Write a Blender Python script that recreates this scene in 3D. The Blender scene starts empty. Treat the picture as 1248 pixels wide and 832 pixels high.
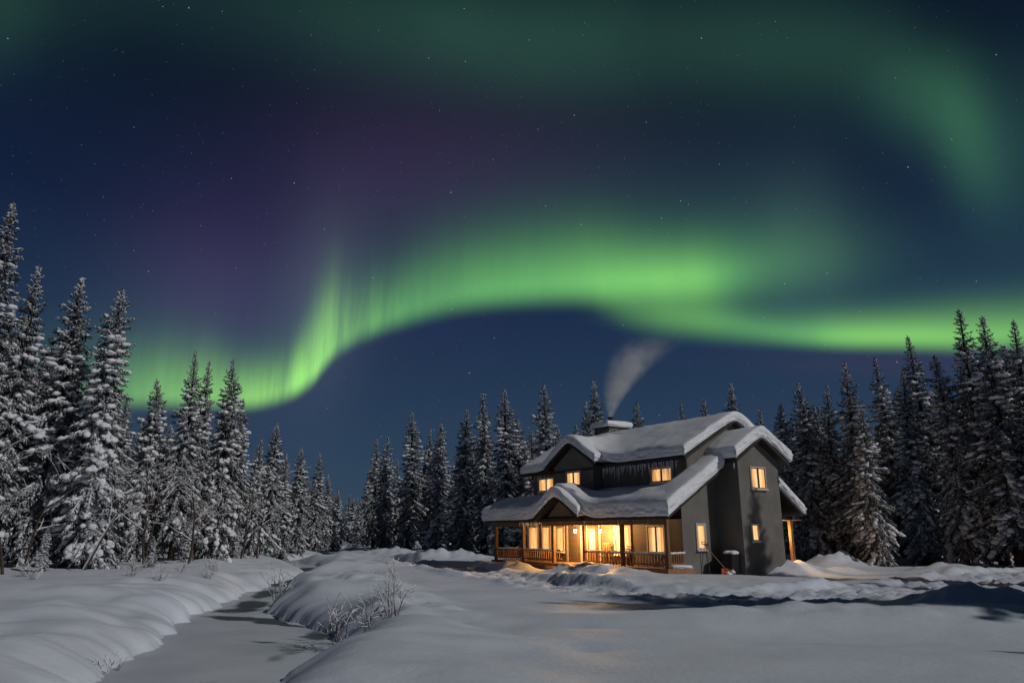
import bpy, bmesh, math, random
import numpy as np
from mathutils import Vector, Matrix
R = math.radians
sc = bpy.context.scene
col = sc.collection

# ------------------------------------------------------------------ camera
cam = bpy.data.objects.new('camera', bpy.data.cameras.new('camera'))
col.objects.link(cam)
cam.location = (0, 0, 2.0)
cam.rotation_euler = (R(90 + 14.89), 0, 0)
cam.data.sensor_width = 36.0
cam.data.lens = 25.385
cam.data.clip_start = 0.1
cam.data.clip_end = 8000
sc.camera = cam

# ------------------------------------------------------------------ exposure
sc.view_settings.view_transform = 'Standard'
sc.view_settings.look = 'None'
sc.view_settings.gamma = 1
sc.view_settings.exposure = 0.0
sc.view_settings.use_curve_mapping = False
try:
    sc.cycles.use_denoising = True
    sc.cycles.max_bounces = 6
    sc.cycles.diffuse_bounces = 3
    sc.cycles.transmission_bounces = 4
    sc.cycles.volume_step_rate = 2.0
    sc.cycles.volume_bounces = 2
    sc.cycles.sample_clamp_indirect = 4.0
except Exception:
    pass

# ------------------------------------------------------------------ moon
MOON_AZ = math.atan2(0.85, -0.527)        # clockwise from +Y, towards the moon
MOON_EL = R(33)
tm = Vector((math.sin(MOON_AZ) * math.cos(MOON_EL), math.cos(MOON_AZ) * math.cos(MOON_EL), math.sin(MOON_EL)))
moon = bpy.data.objects.new('moon_light', bpy.data.lights.new('moon_light', 'SUN'))
col.objects.link(moon)
moon.data.energy = 1.45
moon.data.angle = R(0.9)
moon.data.color = (1.0, 0.975, 0.965)
moon.rotation_euler = tm.to_track_quat('Z', 'Y').to_euler()

# ------------------------------------------------------------------ night sky with aurora (direction based)
world = bpy.data.worlds.new('World')
sc.world = world
world.use_nodes = True
wt = world.node_tree
wt.nodes.clear()
def WN(t, **kw):
    n = wt.nodes.new(t)
    for k, v in kw.items(): setattr(n, k, v)
    return n
def wl(a, b): wt.links.new(a, b)
def M(op, a, b=None, c=None, clamp=False):
    n = WN('ShaderNodeMath', operation=op); n.use_clamp = clamp
    for i, x in enumerate((a, b, c)):
        if x is None: continue
        if isinstance(x, (int, float)): n.inputs[i].default_value = x
        else: wl(x, n.inputs[i])
    return n.outputs[0]
def add(a, b): return M('ADD', a, b)
def mul(a, b): return M('MULTIPLY', a, b)
def sub(a, b): return M('SUBTRACT', a, b)
def expn(a): return M('EXPONENT', a)
def smooth(x, lo, hi):
    n = WN('ShaderNodeMapRange', interpolation_type='SMOOTHERSTEP')
    for i, v in zip((0, 1, 2), (x, lo, hi)):
        if isinstance(v, (int, float)): n.inputs[i].default_value = v
        else: wl(v, n.inputs[i])
    n.inputs[3].default_value = 0; n.inputs[4].default_value = 1
    return n.outputs[0]
tc = WN('ShaderNodeTexCoord')
sep = WN('ShaderNodeSeparateXYZ'); wl(tc.outputs['Generated'], sep.inputs[0])
DEG = 180 / math.pi
az = mul(M('ARCTAN2', sep.outputs[0], sep.outputs[1]), DEG)
el = mul(M('ARCSINE', sep.outputs[2]), DEG)
AMIN, AMAX = -60.0, 60.0
a01 = M('DIVIDE', sub(az, AMIN), AMAX - AMIN, clamp=True)
def fcurve(pts, vmax):
    n = WN('ShaderNodeFloatCurve')
    cv = n.mapping.curves[0]
    pts = [((a - AMIN) / (AMAX - AMIN), v / vmax) for a, v in pts]
    pts = sorted([(max(0.0, min(1.0, a)), v) for a, v in pts])
    while len(cv.points) < len(pts): cv.points.new(0.5, 0.5)
    for p, (a, v) in zip(cv.points, pts):
        p.location = (a, v); p.handle_type = 'AUTO_CLAMPED'
    n.mapping.update()
    wl(a01, n.inputs['Value'])
    return mul(n.outputs[0], vmax)
def gauss2(a0, e0, sa, se, rot=0.0):
    da = sub(az, a0); de = sub(el, e0)
    c, s = math.cos(R(rot)), math.sin(R(rot))
    p = M('DIVIDE', add(mul(da, c), mul(de, s)), sa)
    q = M('DIVIDE', sub(mul(de, c), mul(da, s)), se)
    return expn(mul(add(mul(p, p), mul(q, q)), -1.0))
def scalecol(f, c):
    n = WN('ShaderNodeVectorMath', operation='SCALE')
    n.inputs[0].default_value = c
    if isinstance(f, (int, float)): n.inputs['Scale'].default_value = f
    else: wl(f, n.inputs['Scale'])
    return n.outputs[0]
def vadd(a, b):
    n = WN('ShaderNodeVectorMath', operation='ADD'); wl(a, n.inputs[0]); wl(b, n.inputs[1]); return n.outputs[0]
front = smooth(sep.outputs[1], -0.1, 0.35)
# base gradient of the night sky
ramp = WN('ShaderNodeValToRGB')
wl(M('DIVIDE', el, 60.0, clamp=True), ramp.inputs[0])
cr = ramp.color_ramp
cr.elements[0].position = 0.0; cr.elements[0].color = (0.036, 0.066, 0.105, 1)
cr.elements[1].position = 1.0; cr.elements[1].color = (0.004, 0.008, 0.016, 1)
for p, c in ((0.10, (0.024, 0.051, 0.096)), (0.25, (0.013, 0.030, 0.073)), (0.38, (0.0065, 0.0145, 0.044)), (0.54, (0.0035, 0.009, 0.022))):
    e = cr.elements.new(p); e.color = (*c, 1)
# vertical ray structure
cmb = WN('ShaderNodeCombineXYZ')
wl(mul(az, 0.55), cmb.inputs[0]); wl(mul(el, 0.05), cmb.inputs[1])
nz = WN('ShaderNodeTexNoise'); nz.inputs['Scale'].default_value = 1.0; nz.inputs['Detail'].default_value = 4
nz.inputs['Roughness'].default_value = 0.6
wl(cmb.outputs[0], nz.inputs['Vector'])
cmb2 = WN('ShaderNodeCombineXYZ')
wl(mul(az, 0.06), cmb2.inputs[0]); wl(mul(el, 0.09), cmb2.inputs[1])
nz2 = WN('ShaderNodeTexNoise'); nz2.inputs['Scale'].default_value = 1.0; nz2.inputs['Detail'].default_value = 2
wl(cmb2.outputs[0], nz2.inputs['Vector'])
soft = add(0.65, mul(nz2.outputs[0], 0.7))
rayamt = fcurve([(-60, .9), (-22, .5), (-16, 1.0), (-9, .5), (-4, .15), (60, .05)], 1.0)
rays = add(1.0, mul(mul(sub(nz.outputs[0], 0.5), 2.6), rayamt))
rays = M('MAXIMUM', rays, 0.2)
def band(edge, width, inten, h1, h2, w2):
    d = sub(el, edge)
    s = smooth(d, mul(width, -1.0), mul(width, 1.7))
    dp = M('MAXIMUM', d, 0.0)
    q1 = M('DIVIDE', dp, h1)
    core = expn(mul(mul(q1, q1), -1.0))
    glow = expn(mul(M('POWER', M('DIVIDE', dp, mul(h2, .84)), 1.5), -1.0))
    return mul(mul(s, inten), core), mul(mul(s, w2), glow)
e1 = fcurve([(-38.1, 7.5), (-28.1, 8.6), (-23.3, 8.9), (-20.4, 9.0), (-18.1, 9.6), (-16.3, 10.6), (-15.5, 11.4), (-14.9, 12.3), (-14.4, 13.0),
             (-13.2, 14.0), (-11.6, 14.9), (-8.3, 16.2), (-4.3, 17.3), (1.1, 17.9), (5.2, 18.0), (9.2, 18.0), (15.1, 17.8), (20.7, 17.5), (60, 16)], 60)
i1 = fcurve([(-60, 0), (-36, .1), (-28, .45), (-24, .75), (-19, 1.0), (-15.2, 1.0), (-13.5, .55), (-8, .55), (-3, .72), (3, .82), (10, 1.05), (14, 1.1), (16.8, .86), (19.3, .50), (22, .27), (25, .13), (29, .03), (34, 0), (60, 0)], 1.5)
w1 = fcurve([(-60, 1.2), (-20, .7), (-15, .8), (-8, 1.0), (6, 1.3), (16, 1.6), (25, 2.5), (60, 2.5)], 4)
h1 = fcurve([(-60, 3), (-26, 3.4), (-19, 2.6), (-16.4, 4.0), (-14.8, 4.8), (-12.5, 3.4), (-5, 4.2), (5, 4.2), (14, 3.4), (19, 3.6), (24, 4.6), (60, 4)], 8)
h2 = fcurve([(-60, 6), (-26, 7), (-16, 8), (-5, 7.5), (8, 7.5), (22, 7), (60, 6)], 10)
g1 = fcurve([(-60, 0), (-36, .1), (-26, .4), (-20, .30), (-15, .42), (-5, .48), (6, .62), (16, .56), (22, .44), (25, .34), (28, .18), (32, .07), (38, .03), (60, 0)], 1.5)
c1_, l1_ = band(e1, w1, i1, h1, h2, g1)
e2 = fcurve([(-60, 17), (-1.6, 16.9), (6, 17.0), (9.8, 16.0), (11.7, 15.5), (14.9, 14.9), (18, 14.3), (23.8, 13.3), (29.2, 12.6), (34, 11.9), (38.4, 11.6), (60, 11)], 60)
i2 = fcurve([(-60, 0), (4.5, 0), (7.5, .28), (11, .60), (15, .72), (18, .66), (23, .85), (27, 1.15), (32, 1.05), (38, .75), (60, .2)], 1.5)
w2 = fcurve([(-60, 1.0), (8, 1.5), (16, 1.2), (24, .8), (34, .8), (60, 1)], 4)
hh2 = fcurve([(-60, 2), (9, 2.6), (14, 3.2), (20, 2.0), (26, 1.9), (36, 2.3), (60, 2)], 8)
h22 = fcurve([(-60, 4), (10, 4), (26, 4.5), (38, 5), (60, 5)], 10)
g2 = fcurve([(-60, 0), (7, 0), (12, .12), (22, .30), (28, .34), (38, .3), (60, .1)], 1.5)
c2_, l2_ = band(e2, w2, i2, hh2, h22, g2)
# the broad faint band overhead, hooking down on the right
e3 = fcurve([(-60, 27), (-42.3, 32), (-36, 34.5), (-29.5, 37.5), (-16.6, 38.2), (-1.8, 37.6), (13.1, 36.6), (26.2, 34.0), (31.6, 31.5), (36, 29.5), (60, 25)], 60)
i3 = fcurve([(-60, .1), (-42, .85), (-38, .62), (-33, .30), (-24, .40), (-14, .75), (-2, 1.0), (8, .95), (16, .72), (24, .75), (29, .75), (33, .45), (36, .12), (60, 0)], 1.5)
d3 = M('DIVIDE', sub(el, e3), 3.9)
b3 = mul(mul(expn(mul(mul(d3, d3), -1.0)), i3), soft)
hook = add(mul(gauss2(35.2, 25.6, 2.0, 4.4, 8), 1.0), mul(gauss2(33.2, 29.0, 3.6, 2.8, -35), 0.55))
hookt = add(mul(gauss2(39.0, 24.0, 3.0, 4.5), 0.35), 0.0)
colm = add(mul(mul(gauss2(23.5, 21.0, 5.5, 6.0), smooth(az, 31.0, 22.5)), 0.62), mul(gauss2(10, 24, 18, 5), 0.22))
purp = add(add(mul(gauss2(-23.5, 16.8, 6.5, 7.0, 25), 1.05), mul(gauss2(-3.0, 29.0, 15, 5.5), 0.6)), mul(gauss2(-12, 23.5, 9, 8), 0.55))
fringe = mul(gauss2(29.0, 11.6, 9.0, 1.0, -6), 0.6)
greyc = mul(gauss2(-15.5, 17.5, 3.2, 7.0), 1.0)
core = mul(add(mul(c1_, rays), c2_), 1.0)
glow = add(mul(l1_, add(0.75, mul(rays, 0.25))), l2_)
warm = fcurve([(-60, 1), (-20, 1), (-13, .8), (-5, .3), (8, .45), (14, .5), (20, .3), (28, .8), (60, .8)], 1.0)
s_ = vadd(scalecol(mul(core, front), (0.10, 0.42, 0.070)), scalecol(mul(mul(core, warm), front), (0.15, 0.18, -0.005)))
s_ = vadd(s_, scalecol(mul(glow, front), (0.038, 0.150, 0.072)))
s_ = vadd(s_, scalecol(mul(b3, front), (0.014, 0.046, 0.023)))
s_ = vadd(s_, scalecol(mul(add(hook, hookt), front), (0.020, 0.075, 0.029)))
s_ = vadd(s_, scalecol(mul(colm, front), (0.017, 0.024, 0.026)))
s_ = vadd(s_, scalecol(mul(purp, front), (0.026, 0.0085, 0.031)))
s_ = vadd(s_, scalecol(mul(greyc, front), (0.030, 0.034, 0.040)))
s_ = vadd(s_, scalecol(mul(fringe, front), (0.022, 0.004, 0.012)))
# stars
vor = WN('ShaderNodeTexVoronoi'); vor.feature = 'F1'; vor.inputs['Scale'].default_value = 85
wl(tc.outputs['Generated'], vor.inputs['Vector'])
sepc = WN('ShaderNodeSeparateColor'); wl(vor.outputs['Color'], sepc.inputs[0])
mag = M('POWER', sepc.outputs[0], 3.0)
star = mul(smooth(vor.outputs['Distance'], add(0.045, mul(mag, 0.035)), 0.01), add(0.09, mul(mag, 0.42)))
vor2 = WN('ShaderNodeTexVoronoi'); vor2.feature = 'F1'; vor2.inputs['Scale'].default_value = 150
wl(tc.outputs['Generated'], vor2.inputs['Vector'])
sepc2 = WN('ShaderNodeSeparateColor'); wl(vor2.outputs['Color'], sepc2.inputs[0])
star = add(star, mul(smooth(vor2.outputs['Distance'], 0.085, 0.02), mul(M('POWER', sepc2.outputs[1], 2.0), 0.22)))
star = mul(star, smooth(el, 2.0, 12.0))
s_ = vadd(s_, scalecol(star, (0.75, 0.85, 1.0)))
s_ = vadd(s_, ramp.outputs[0])
sky = WN('ShaderNodeTexSky', sky_type='NISHITA'); sky.sun_disc = False
sky.sun_elevation = MOON_EL; sky.sun_rotation = MOON_AZ
bg0 = WN('ShaderNodeBackground'); wl(sky.outputs[0], bg0.inputs[0]); bg0.inputs[1].default_value = 0.0002
bg1 = WN('ShaderNodeBackground'); wl(s_, bg1.inputs[0]); bg1.inputs[1].default_value = 1.0
ads = WN('ShaderNodeAddShader'); wl(bg0.outputs[0], ads.inputs[0]); wl(bg1.outputs[0], ads.inputs[1])
wo = WN('ShaderNodeOutputWorld'); wl(ads.outputs[0], wo.inputs[0])

# ------------------------------------------------------------------ helpers
def tag(o, label=None, cat=None, group=None, kind=None):
    if label: o['label'] = label
    if cat: o['category'] = cat
    if group: o['group'] = group
    if kind: o['kind'] = kind
    return o
def empty(name, loc=(0, 0, 0), rz=0.0, label=None, cat=None, group=None):
    o = bpy.data.objects.new(name, None); col.objects.link(o)
    o.location = loc; o.rotation_euler = (0, 0, rz)
    return tag(o, label, cat, group)
class MB:
    """collects faces, then links them as ONE mesh object"""
    def __init__(s): s.v = []; s.f = []
    def addv(s, vs, fs):
        b = len(s.v); s.v += [tuple(p) for p in vs]; s.f += [tuple(b + i for i in f) for f in fs]; return s
    def box(s, x0, x1, y0, y1, z0, z1):
        return s.addv([(x0, y0, z0), (x1, y0, z0), (x1, y1, z0), (x0, y1, z0), (x0, y0, z1), (x1, y0, z1), (x1, y1, z1), (x0, y1, z1)],
                      [(0, 3, 2, 1), (4, 5, 6, 7), (0, 1, 5, 4), (1, 2, 6, 5), (2, 3, 7, 6), (3, 0, 4, 7)])
    def prism(s, poly, axis, a0, a1):
        """poly: list of 2D points; axis 'x': (y,z), 'y': (x,z), 'z': (x,y)"""
        def P(p, a):
            return (a, p[0], p[1]) if axis == 'x' else (p[0], a, p[1]) if axis == 'y' else (p[0], p[1], a)
        n = len(poly)
        vs = [P(p, a0) for p in poly] + [P(p, a1) for p in poly]
        fs = [tuple(range(n))[::-1], tuple(range(n, 2 * n))] + [(i, (i + 1) % n, n + (i + 1) % n, n + i) for i in range(n)]
        return s.addv(vs, fs)
    def slab(s, top, th):
        n = len(top)
        vs = [tuple(p) for p in top] + [(p[0], p[1], p[2] - th) for p in top]
        return s.addv(vs, [tuple(range(n)), tuple(range(n, 2 * n))[::-1]] + [((i + 1) % n, i, n + i, n + (i + 1) % n) for i in range(n)])
    def tube(s, pts, radii, k=6, cap=True):
        pts = [Vector(p) for p in pts]
        rings = []
        prev = None
        for i, p in enumerate(pts):
            t = (pts[min(i + 1, len(pts) - 1)] - pts[max(i - 1, 0)])
            if t.length < 1e-9: t = Vector((0, 0, 1))
            t.normalize()
            if prev is None:
                a = Vector((1, 0, 0)) if abs(t.x) < 0.8 else Vector((0, 1, 0))
                u = (a - t * a.dot(t)).normalized()
            else:
                u = (prev - t * prev.dot(t))
                u = u.normalized() if u.length > 1e-6 else t.orthogonal().normalized()
            prev = u
            w = t.cross(u)
            r = radii[i] if hasattr(radii, '__len__') else radii
            rings.append([p + (u * math.cos(2 * math.pi * j / k) + w * math.sin(2 * math.pi * j / k)) * r for j in range(k)])
        vs = [q for r_ in rings for q in r_]
        fs = []
        for i in range(len(pts) - 1):
            for j in range(k):
                fs.append((i * k + j, i * k + (j + 1) % k, (i + 1) * k + (j + 1) % k, (i + 1) * k + j))
        if cap:
            fs.append(tuple(range(k))[::-1]); fs.append(tuple(range((len(pts) - 1) * k, len(pts) * k)))
        return s.addv(vs, fs)
    def blob(s, c, r, seed=0, jit=0.18, sub_=2):
        bm = bmesh.new(); bmesh.ops.create_icosphere(bm, subdivisions=sub_, radius=1)
        rn = random.Random(seed)
        vs = []
        for v in bm.verts:
            j = 1 + rn.uniform(-jit, jit)
            vs.append((c[0] + v.co.x * r[0] * j, c[1] + v.co.y * r[1] * j, c[2] + v.co.z * r[2] * j))
        bm.verts.index_update()
        fs = [tuple(v.index for v in f.verts) for f in bm.faces]
        bm.free()
        return s.addv(vs, fs)
    def build(s, name, mat, parent=None, smooth=False, bevel=0.0, link=True):
        me = bpy.data.meshes.new(name)
        me.from_pydata(s.v, [], s.f); me.update()
        if mat: me.materials.append(mat)
        if smooth: me.polygons.foreach_set('use_smooth', [True] * len(me.polygons))
        o = bpy.data.objects.new(name, me)
        if link: col.objects.link(o)
        if parent: o.parent = parent
        if bevel:
            b = o.modifiers.new('edge', 'BEVEL'); b.width = bevel; b.segments = 2; b.limit_method = 'ANGLE'
        return o
def np_mesh(name, V, F, mat, parent=None, smooth=True):
    """V (n,3), F (m,k) numpy arrays"""
    me = bpy.data.meshes.new(name)
    V = np.asarray(V, dtype=np.float32); F = np.asarray(F, dtype=np.int32)
    k = F.shape[1]
    me.vertices.add(len(V)); me.vertices.foreach_set('co', V.ravel())
    me.loops.add(F.size); me.loops.foreach_set('vertex_index', F.ravel())
    me.polygons.add(len(F)); me.polygons.foreach_set('loop_start', np.arange(0, F.size, k, dtype=np.int32))
    me.polygons.foreach_set('loop_total', np.full(len(F), k, dtype=np.int32))
    me.polygons.foreach_set('use_smooth', np.full(len(F), smooth))
    me.update(calc_edges=True); me.validate()
    if mat: me.materials.append(mat)
    o = bpy.data.objects.new(name, me); col.objects.link(o)
    if parent: o.parent = parent
    return o
# numpy gradient-free value noise
def vnoise(x, y, seed=0):
    x = np.asarray(x, float); y = np.asarray(y, float)
    xi = np.floor(x).astype(np.int64); yi = np.floor(y).astype(np.int64)
    fx = x - xi; fy = y - yi
    fx = fx * fx * fx * (fx * (fx * 6 - 15) + 10); fy = fy * fy * fy * (fy * (fy * 6 - 15) + 10)
    def h(a, b):
        n = (a * 374761393 + b * 668265263 + seed * 1442695041) & 0xFFFFFFFF
        n = ((n ^ (n >> 13)) * 1274126177) & 0xFFFFFFFF
        n = ((n ^ (n >> 16)) * 2246822519) & 0xFFFFFFFF
        return ((n ^ (n >> 15)) & 0xFFFFFF) / float(0xFFFFFF) * 2 - 1
    return (h(xi, yi) * (1 - fx) + h(xi + 1, yi) * fx) * (1 - fy) + (h(xi, yi + 1) * (1 - fx) + h(xi + 1, yi + 1) * fx) * fy
def fbm(x, y, oct_=4, seed=0, gain=0.5):
    t = 0; a = 1; s = 0
    for i in range(oct_):
        t = t + a * vnoise(x * 2 ** i + 17.3 * i, y * 2 ** i - 9.1 * i, seed + i); s += a; a *= gain
    return t / s
def sstep(a, b, x):
    t = np.clip((x - a) / (b - a), 0, 1); return t * t * (3 - 2 * t)

# ------------------------------------------------------------------ materials
def mat(name, base, rough=0.7, spec=0.3, **kw):
    m = bpy.data.materials.new(name); m.use_nodes = True
    b = m.node_tree.nodes['Principled BSDF']
    b.inputs['Base Color'].default_value = (*base, 1)
    b.inputs['Roughness'].default_value = rough
    b.inputs['Specular IOR Level'].default_value = spec
    for k, v in kw.items(): b.inputs[k.replace('_', ' ')].default_value = v
    return m
def mnode(m, t, **kw):
    n = m.node_tree.nodes.new(t)
    for k, v in kw.items(): setattr(n, k, v)
    return n
def varied(m, c1, c2, scale, detail=4, stretch=(1, 1, 1), bump=0.0, bscale=None, bdist=0.02):
    nt = m.node_tree; b = nt.nodes['Principled BSDF']
    t = mnode(m, 'ShaderNodeTexCoord'); mp = mnode(m, 'ShaderNodeMapping'); mp.inputs['Scale'].default_value = stretch
    nt.links.new(t.outputs['Object'], mp.inputs[0])
    n = mnode(m, 'ShaderNodeTexNoise'); n.inputs['Scale'].default_value = scale; n.inputs['Detail'].default_value = detail
    nt.links.new(mp.outputs[0], n.inputs['Vector'])
    r = mnode(m, 'ShaderNodeValToRGB')
    r.color_ramp.elements[0].position = 0.3; r.color_ramp.elements[1].position = 0.7
    r.color_ramp.elements[0].color = (*c1, 1); r.color_ramp.elements[1].color = (*c2, 1)
    nt.links.new(n.outputs[0], r.inputs[0]); nt.links.new(r.outputs[0], b.inputs['Base Color'])
    if bump:
        n2 = mnode(m, 'ShaderNodeTexNoise'); n2.inputs['Scale'].default_value = bscale or scale * 3; n2.inputs['Detail'].default_value = 6
        nt.links.new(mp.outputs[0], n2.inputs['Vector'])
        bp = mnode(m, 'ShaderNodeBump'); bp.inputs['Strength'].default_value = bump; bp.inputs['Distance'].default_value = bdist
        nt.links.new(n2.outputs[0], bp.inputs['Height']); nt.links.new(bp.outputs[0], b.inputs['Normal'])
    return m
snow_m = varied(mat('snow', (.8, .8, .8), .55, .3), (.60, .645, .715), (.68, .72, .78), .9, 7, bump=.20, bscale=8, bdist=.05)
roofsnow_m = varied(mat('roof_snow', (.8, .8, .8), .6, .25), (.80, .82, .85), (.88, .89, .90), 2.0, 6, bump=.7, bscale=18, bdist=.05)
treesnow_m = varied(mat('tree_snow', (.8, .8, .8), .7, .2), (.70, .72, .75), (.80, .81, .83), 6, 3, bump=.5, bscale=16, bdist=.04)
stucco_m = varied(mat('stucco', (.1, .1, .09), .85, .2), (.142, .134, .119), (.196, .185, .166), 1.1, 8, bump=.25, bscale=60, bdist=.01)
trim_m = varied(mat('pale_trim', (.5, .44, .36), .6, .3), (.46, .41, .34), (.56, .50, .42), 5, 3, stretch=(1, 1, .2))
fascia_m = varied(mat('dark_fascia', (.03, .028, .025), .6, .3), (.022, .02, .018), (.04, .036, .03), 4, 3)
timber_m = varied(mat('timber', (.2, .1, .045), .65, .3), (.13, .065, .028), (.26, .14, .06), 6, 5, stretch=(1, 1, .12), bump=.3, bscale=20, bdist=.01)
soffit_m = varied(mat('soffit_boards', (.2, .13, .07), .65, .3), (.15, .10, .055), (.24, .16, .09), 5, 4, stretch=(.15, 1, 1))
rail_m = varied(mat('rail_wood', (.2, .1, .05), .7, .3), (.24, .125, .07), (.36, .20, .11), 7, 4, stretch=(1, 1, .2))
black_m = mat('black_plastic', (.015, .015, .016), .45, .4)
metal_m = mat('dark_metal', (.05, .05, .05), .4, .5, Metallic=.8)
orange_m = mat('orange_plastic', (.62, .09, .02), .45, .4)
ash_m = varied(mat('ash_handle', (.35, .2, .09), .6, .3), (.28, .15, .06), (.4, .24, .11), 9, 3)
bark_m = varied(mat('spruce_bark', (.05, .035, .025), .9, .1), (.03, .022, .016), (.085, .06, .042), 7, 5, stretch=(1, 1, .3), bump=.5, bscale=20, bdist=.02)
twig_m = varied(mat('bare_twig', (.06, .045, .035), .85, .1), (.045, .033, .026), (.10, .075, .06), 9, 3)
def siding():
    m = varied(mat('lap_siding', (.17, .13, .09), .6, .3), (.135, .10, .066), (.17, .13, .088), 3, 5, stretch=(.3, .3, 2))
    nt = m.node_tree; b = nt.nodes['Principled BSDF']
    t = mnode(m, 'ShaderNodeTexCoord'); w = mnode(m, 'ShaderNodeTexWave', wave_type='BANDS', bands_direction='Z', wave_profile='SAW')
    w.inputs['Scale'].default_value = 1 / 0.16 * 0.157; w.inputs['Distortion'].default_value = 0
    w.inputs['Scale'].default_value = 1.9
    nt.links.new(t.outputs['Object'], w.inputs['Vector'])
    bp = mnode(m, 'ShaderNodeBump'); bp.inputs['Strength'].default_value = 0.9; bp.inputs['Distance'].default_value = 0.03
    nt.links.new(w.outputs['Fac'], bp.inputs['Height']); nt.links.new(bp.outputs[0], b.inputs['Normal'])
    return m
siding_m = siding()
def boards():
    m = varied(mat('board_cladding', (.1, .09, .08), .7, .2), (.11, .10, .088), (.16, .148, .13), 3, 5, stretch=(2, 2, .2))
    nt = m.node_tree; b = nt.nodes['Principled BSDF']
    t = mnode(m, 'ShaderNodeTexCoord'); w = mnode(m, 'ShaderNodeTexWave', wave_type='BANDS', bands_direction='X', wave_profile='SAW')
    w.inputs['Scale'].default_value = 1.3
    nt.links.new(t.outputs['Object'], w.inputs['Vector'])
    bp = mnode(m, 'ShaderNodeBump'); bp.inputs['Strength'].default_value = 0.8; bp.inputs['Distance'].default_value = 0.03
    nt.links.new(w.outputs['Fac'], bp.inputs['Height']); nt.links.new(bp.outputs[0], b.inputs['Normal'])
    return m
boards_m = boards()
def stone():
    m = mat('chimney_stone', (.2, .18, .16), .85, .2); nt = m.node_tree; b = nt.nodes['Principled BSDF']
    t = mnode(m, 'ShaderNodeTexCoord'); mp = mnode(m, 'ShaderNodeMapping'); mp.inputs['Scale'].default_value = (1, 1, 1.7)
    nt.links.new(t.outputs['Object'], mp.inputs[0])
    v = mnode(m, 'ShaderNodeTexVoronoi'); v.inputs['Scale'].default_value = 4; nt.links.new(mp.outputs[0], v.inputs['Vector'])
    e = mnode(m, 'ShaderNodeTexVoronoi'); e.feature = 'DISTANCE_TO_EDGE'; e.inputs['Scale'].default_value = 4; nt.links.new(mp.outputs[0], e.inputs['Vector'])
    s = mnode(m, 'ShaderNodeSeparateColor'); nt.links.new(v.outputs['Color'], s.inputs[0])
    r = mnode(m, 'ShaderNodeValToRGB'); r.color_ramp.elements[0].color = (.10, .085, .07, 1); r.color_ramp.elements[1].color = (.34, .30, .25, 1)
    nt.links.new(s.outputs[0], r.inputs[0])
    g = mnode(m, 'ShaderNodeValToRGB'); g.color_ramp.elements[0].position = .03; g.color_ramp.elements[1].position = .09
    nt.links.new(e.outputs['Distance'], g.inputs[0])
    mx = mnode(m, 'ShaderNodeMix', data_type='RGBA'); nt.links.new(g.outputs[0], mx.inputs['Factor'])
    mx.inputs['A'].default_value = (.05, .045, .04, 1); nt.links.new(r.outputs[0], mx.inputs['B']); nt.links.new(mx.outputs['Result'], b.inputs['Base Color'])
    bp = mnode(m, 'ShaderNodeBump'); bp.inputs['Strength'].default_value = .8; bp.inputs['Distance'].default_value = .05
    nt.links.new(g.outputs[0], bp.inputs['Height']); nt.links.new(bp.outputs[0], b.inputs['Normal'])
    return m
stone_m = stone()
def lit(name, c, strength, folds='X', var=0.5):
    """cloth curtain lit from the room behind it"""
    m = bpy.data.materials.new(name); m.use_nodes = True; nt = m.node_tree; nt.nodes.clear()
    t = mnode(m, 'ShaderNodeTexCoord')
    n = mnode(m, 'ShaderNodeTexNoise'); n.inputs['Scale'].default_value = 3.0; n.inputs['Detail'].default_value = 3
    mp = mnode(m, 'ShaderNodeMapping'); mp.inputs['Scale'].default_value = (4, 4, .35); nt.links.new(t.outputs['Object'], mp.inputs[0]); nt.links.new(mp.outputs[0], n.inputs['Vector'])
    r = mnode(m, 'ShaderNodeMapRange'); r.inputs[1].default_value = .3; r.inputs[2].default_value = .7
    r.inputs[3].default_value = strength * (1 - var); r.inputs[4].default_value = strength * (1 + var)
    nt.links.new(n.outputs[0], r.inputs[0])
    e = mnode(m, 'ShaderNodeEmission'); e.inputs[0].default_value = (*c, 1); nt.links.new(r.outputs[0], e.inputs[1])
    d = mnode(m, 'ShaderNodeBsdfDiffuse'); d.inputs[0].default_value = (.5, .42, .3, 1)
    a = mnode(m, 'ShaderNodeAddShader'); nt.links.new(e.outputs[0], a.inputs[0]); nt.links.new(d.outputs[0], a.inputs[1])
    o = mnode(m, 'ShaderNodeOutputMaterial'); nt.links.new(a.outputs[0], o.inputs[0])
    return m
curtain_m = lit('lit_curtain', (1.0, .52, .18), .98)
curtain2_m = lit('lit_curtain_bright', (1.0, .60, .26), 1.05, var=.35)
drape_m = lit('lit_drape', (1.0, .45, .13), .68, var=.5)
bulb_m = lit('lamp_glass', (1.0, .70, .34), 14, var=.05)
ice_m = mat('icicle_ice', (.85, .9, .95), .12, .5, IOR=1.31, Transmission_Weight=.35)
glass_m = mat('window_glass', (.02, .02, .022), .06, .5)

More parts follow.
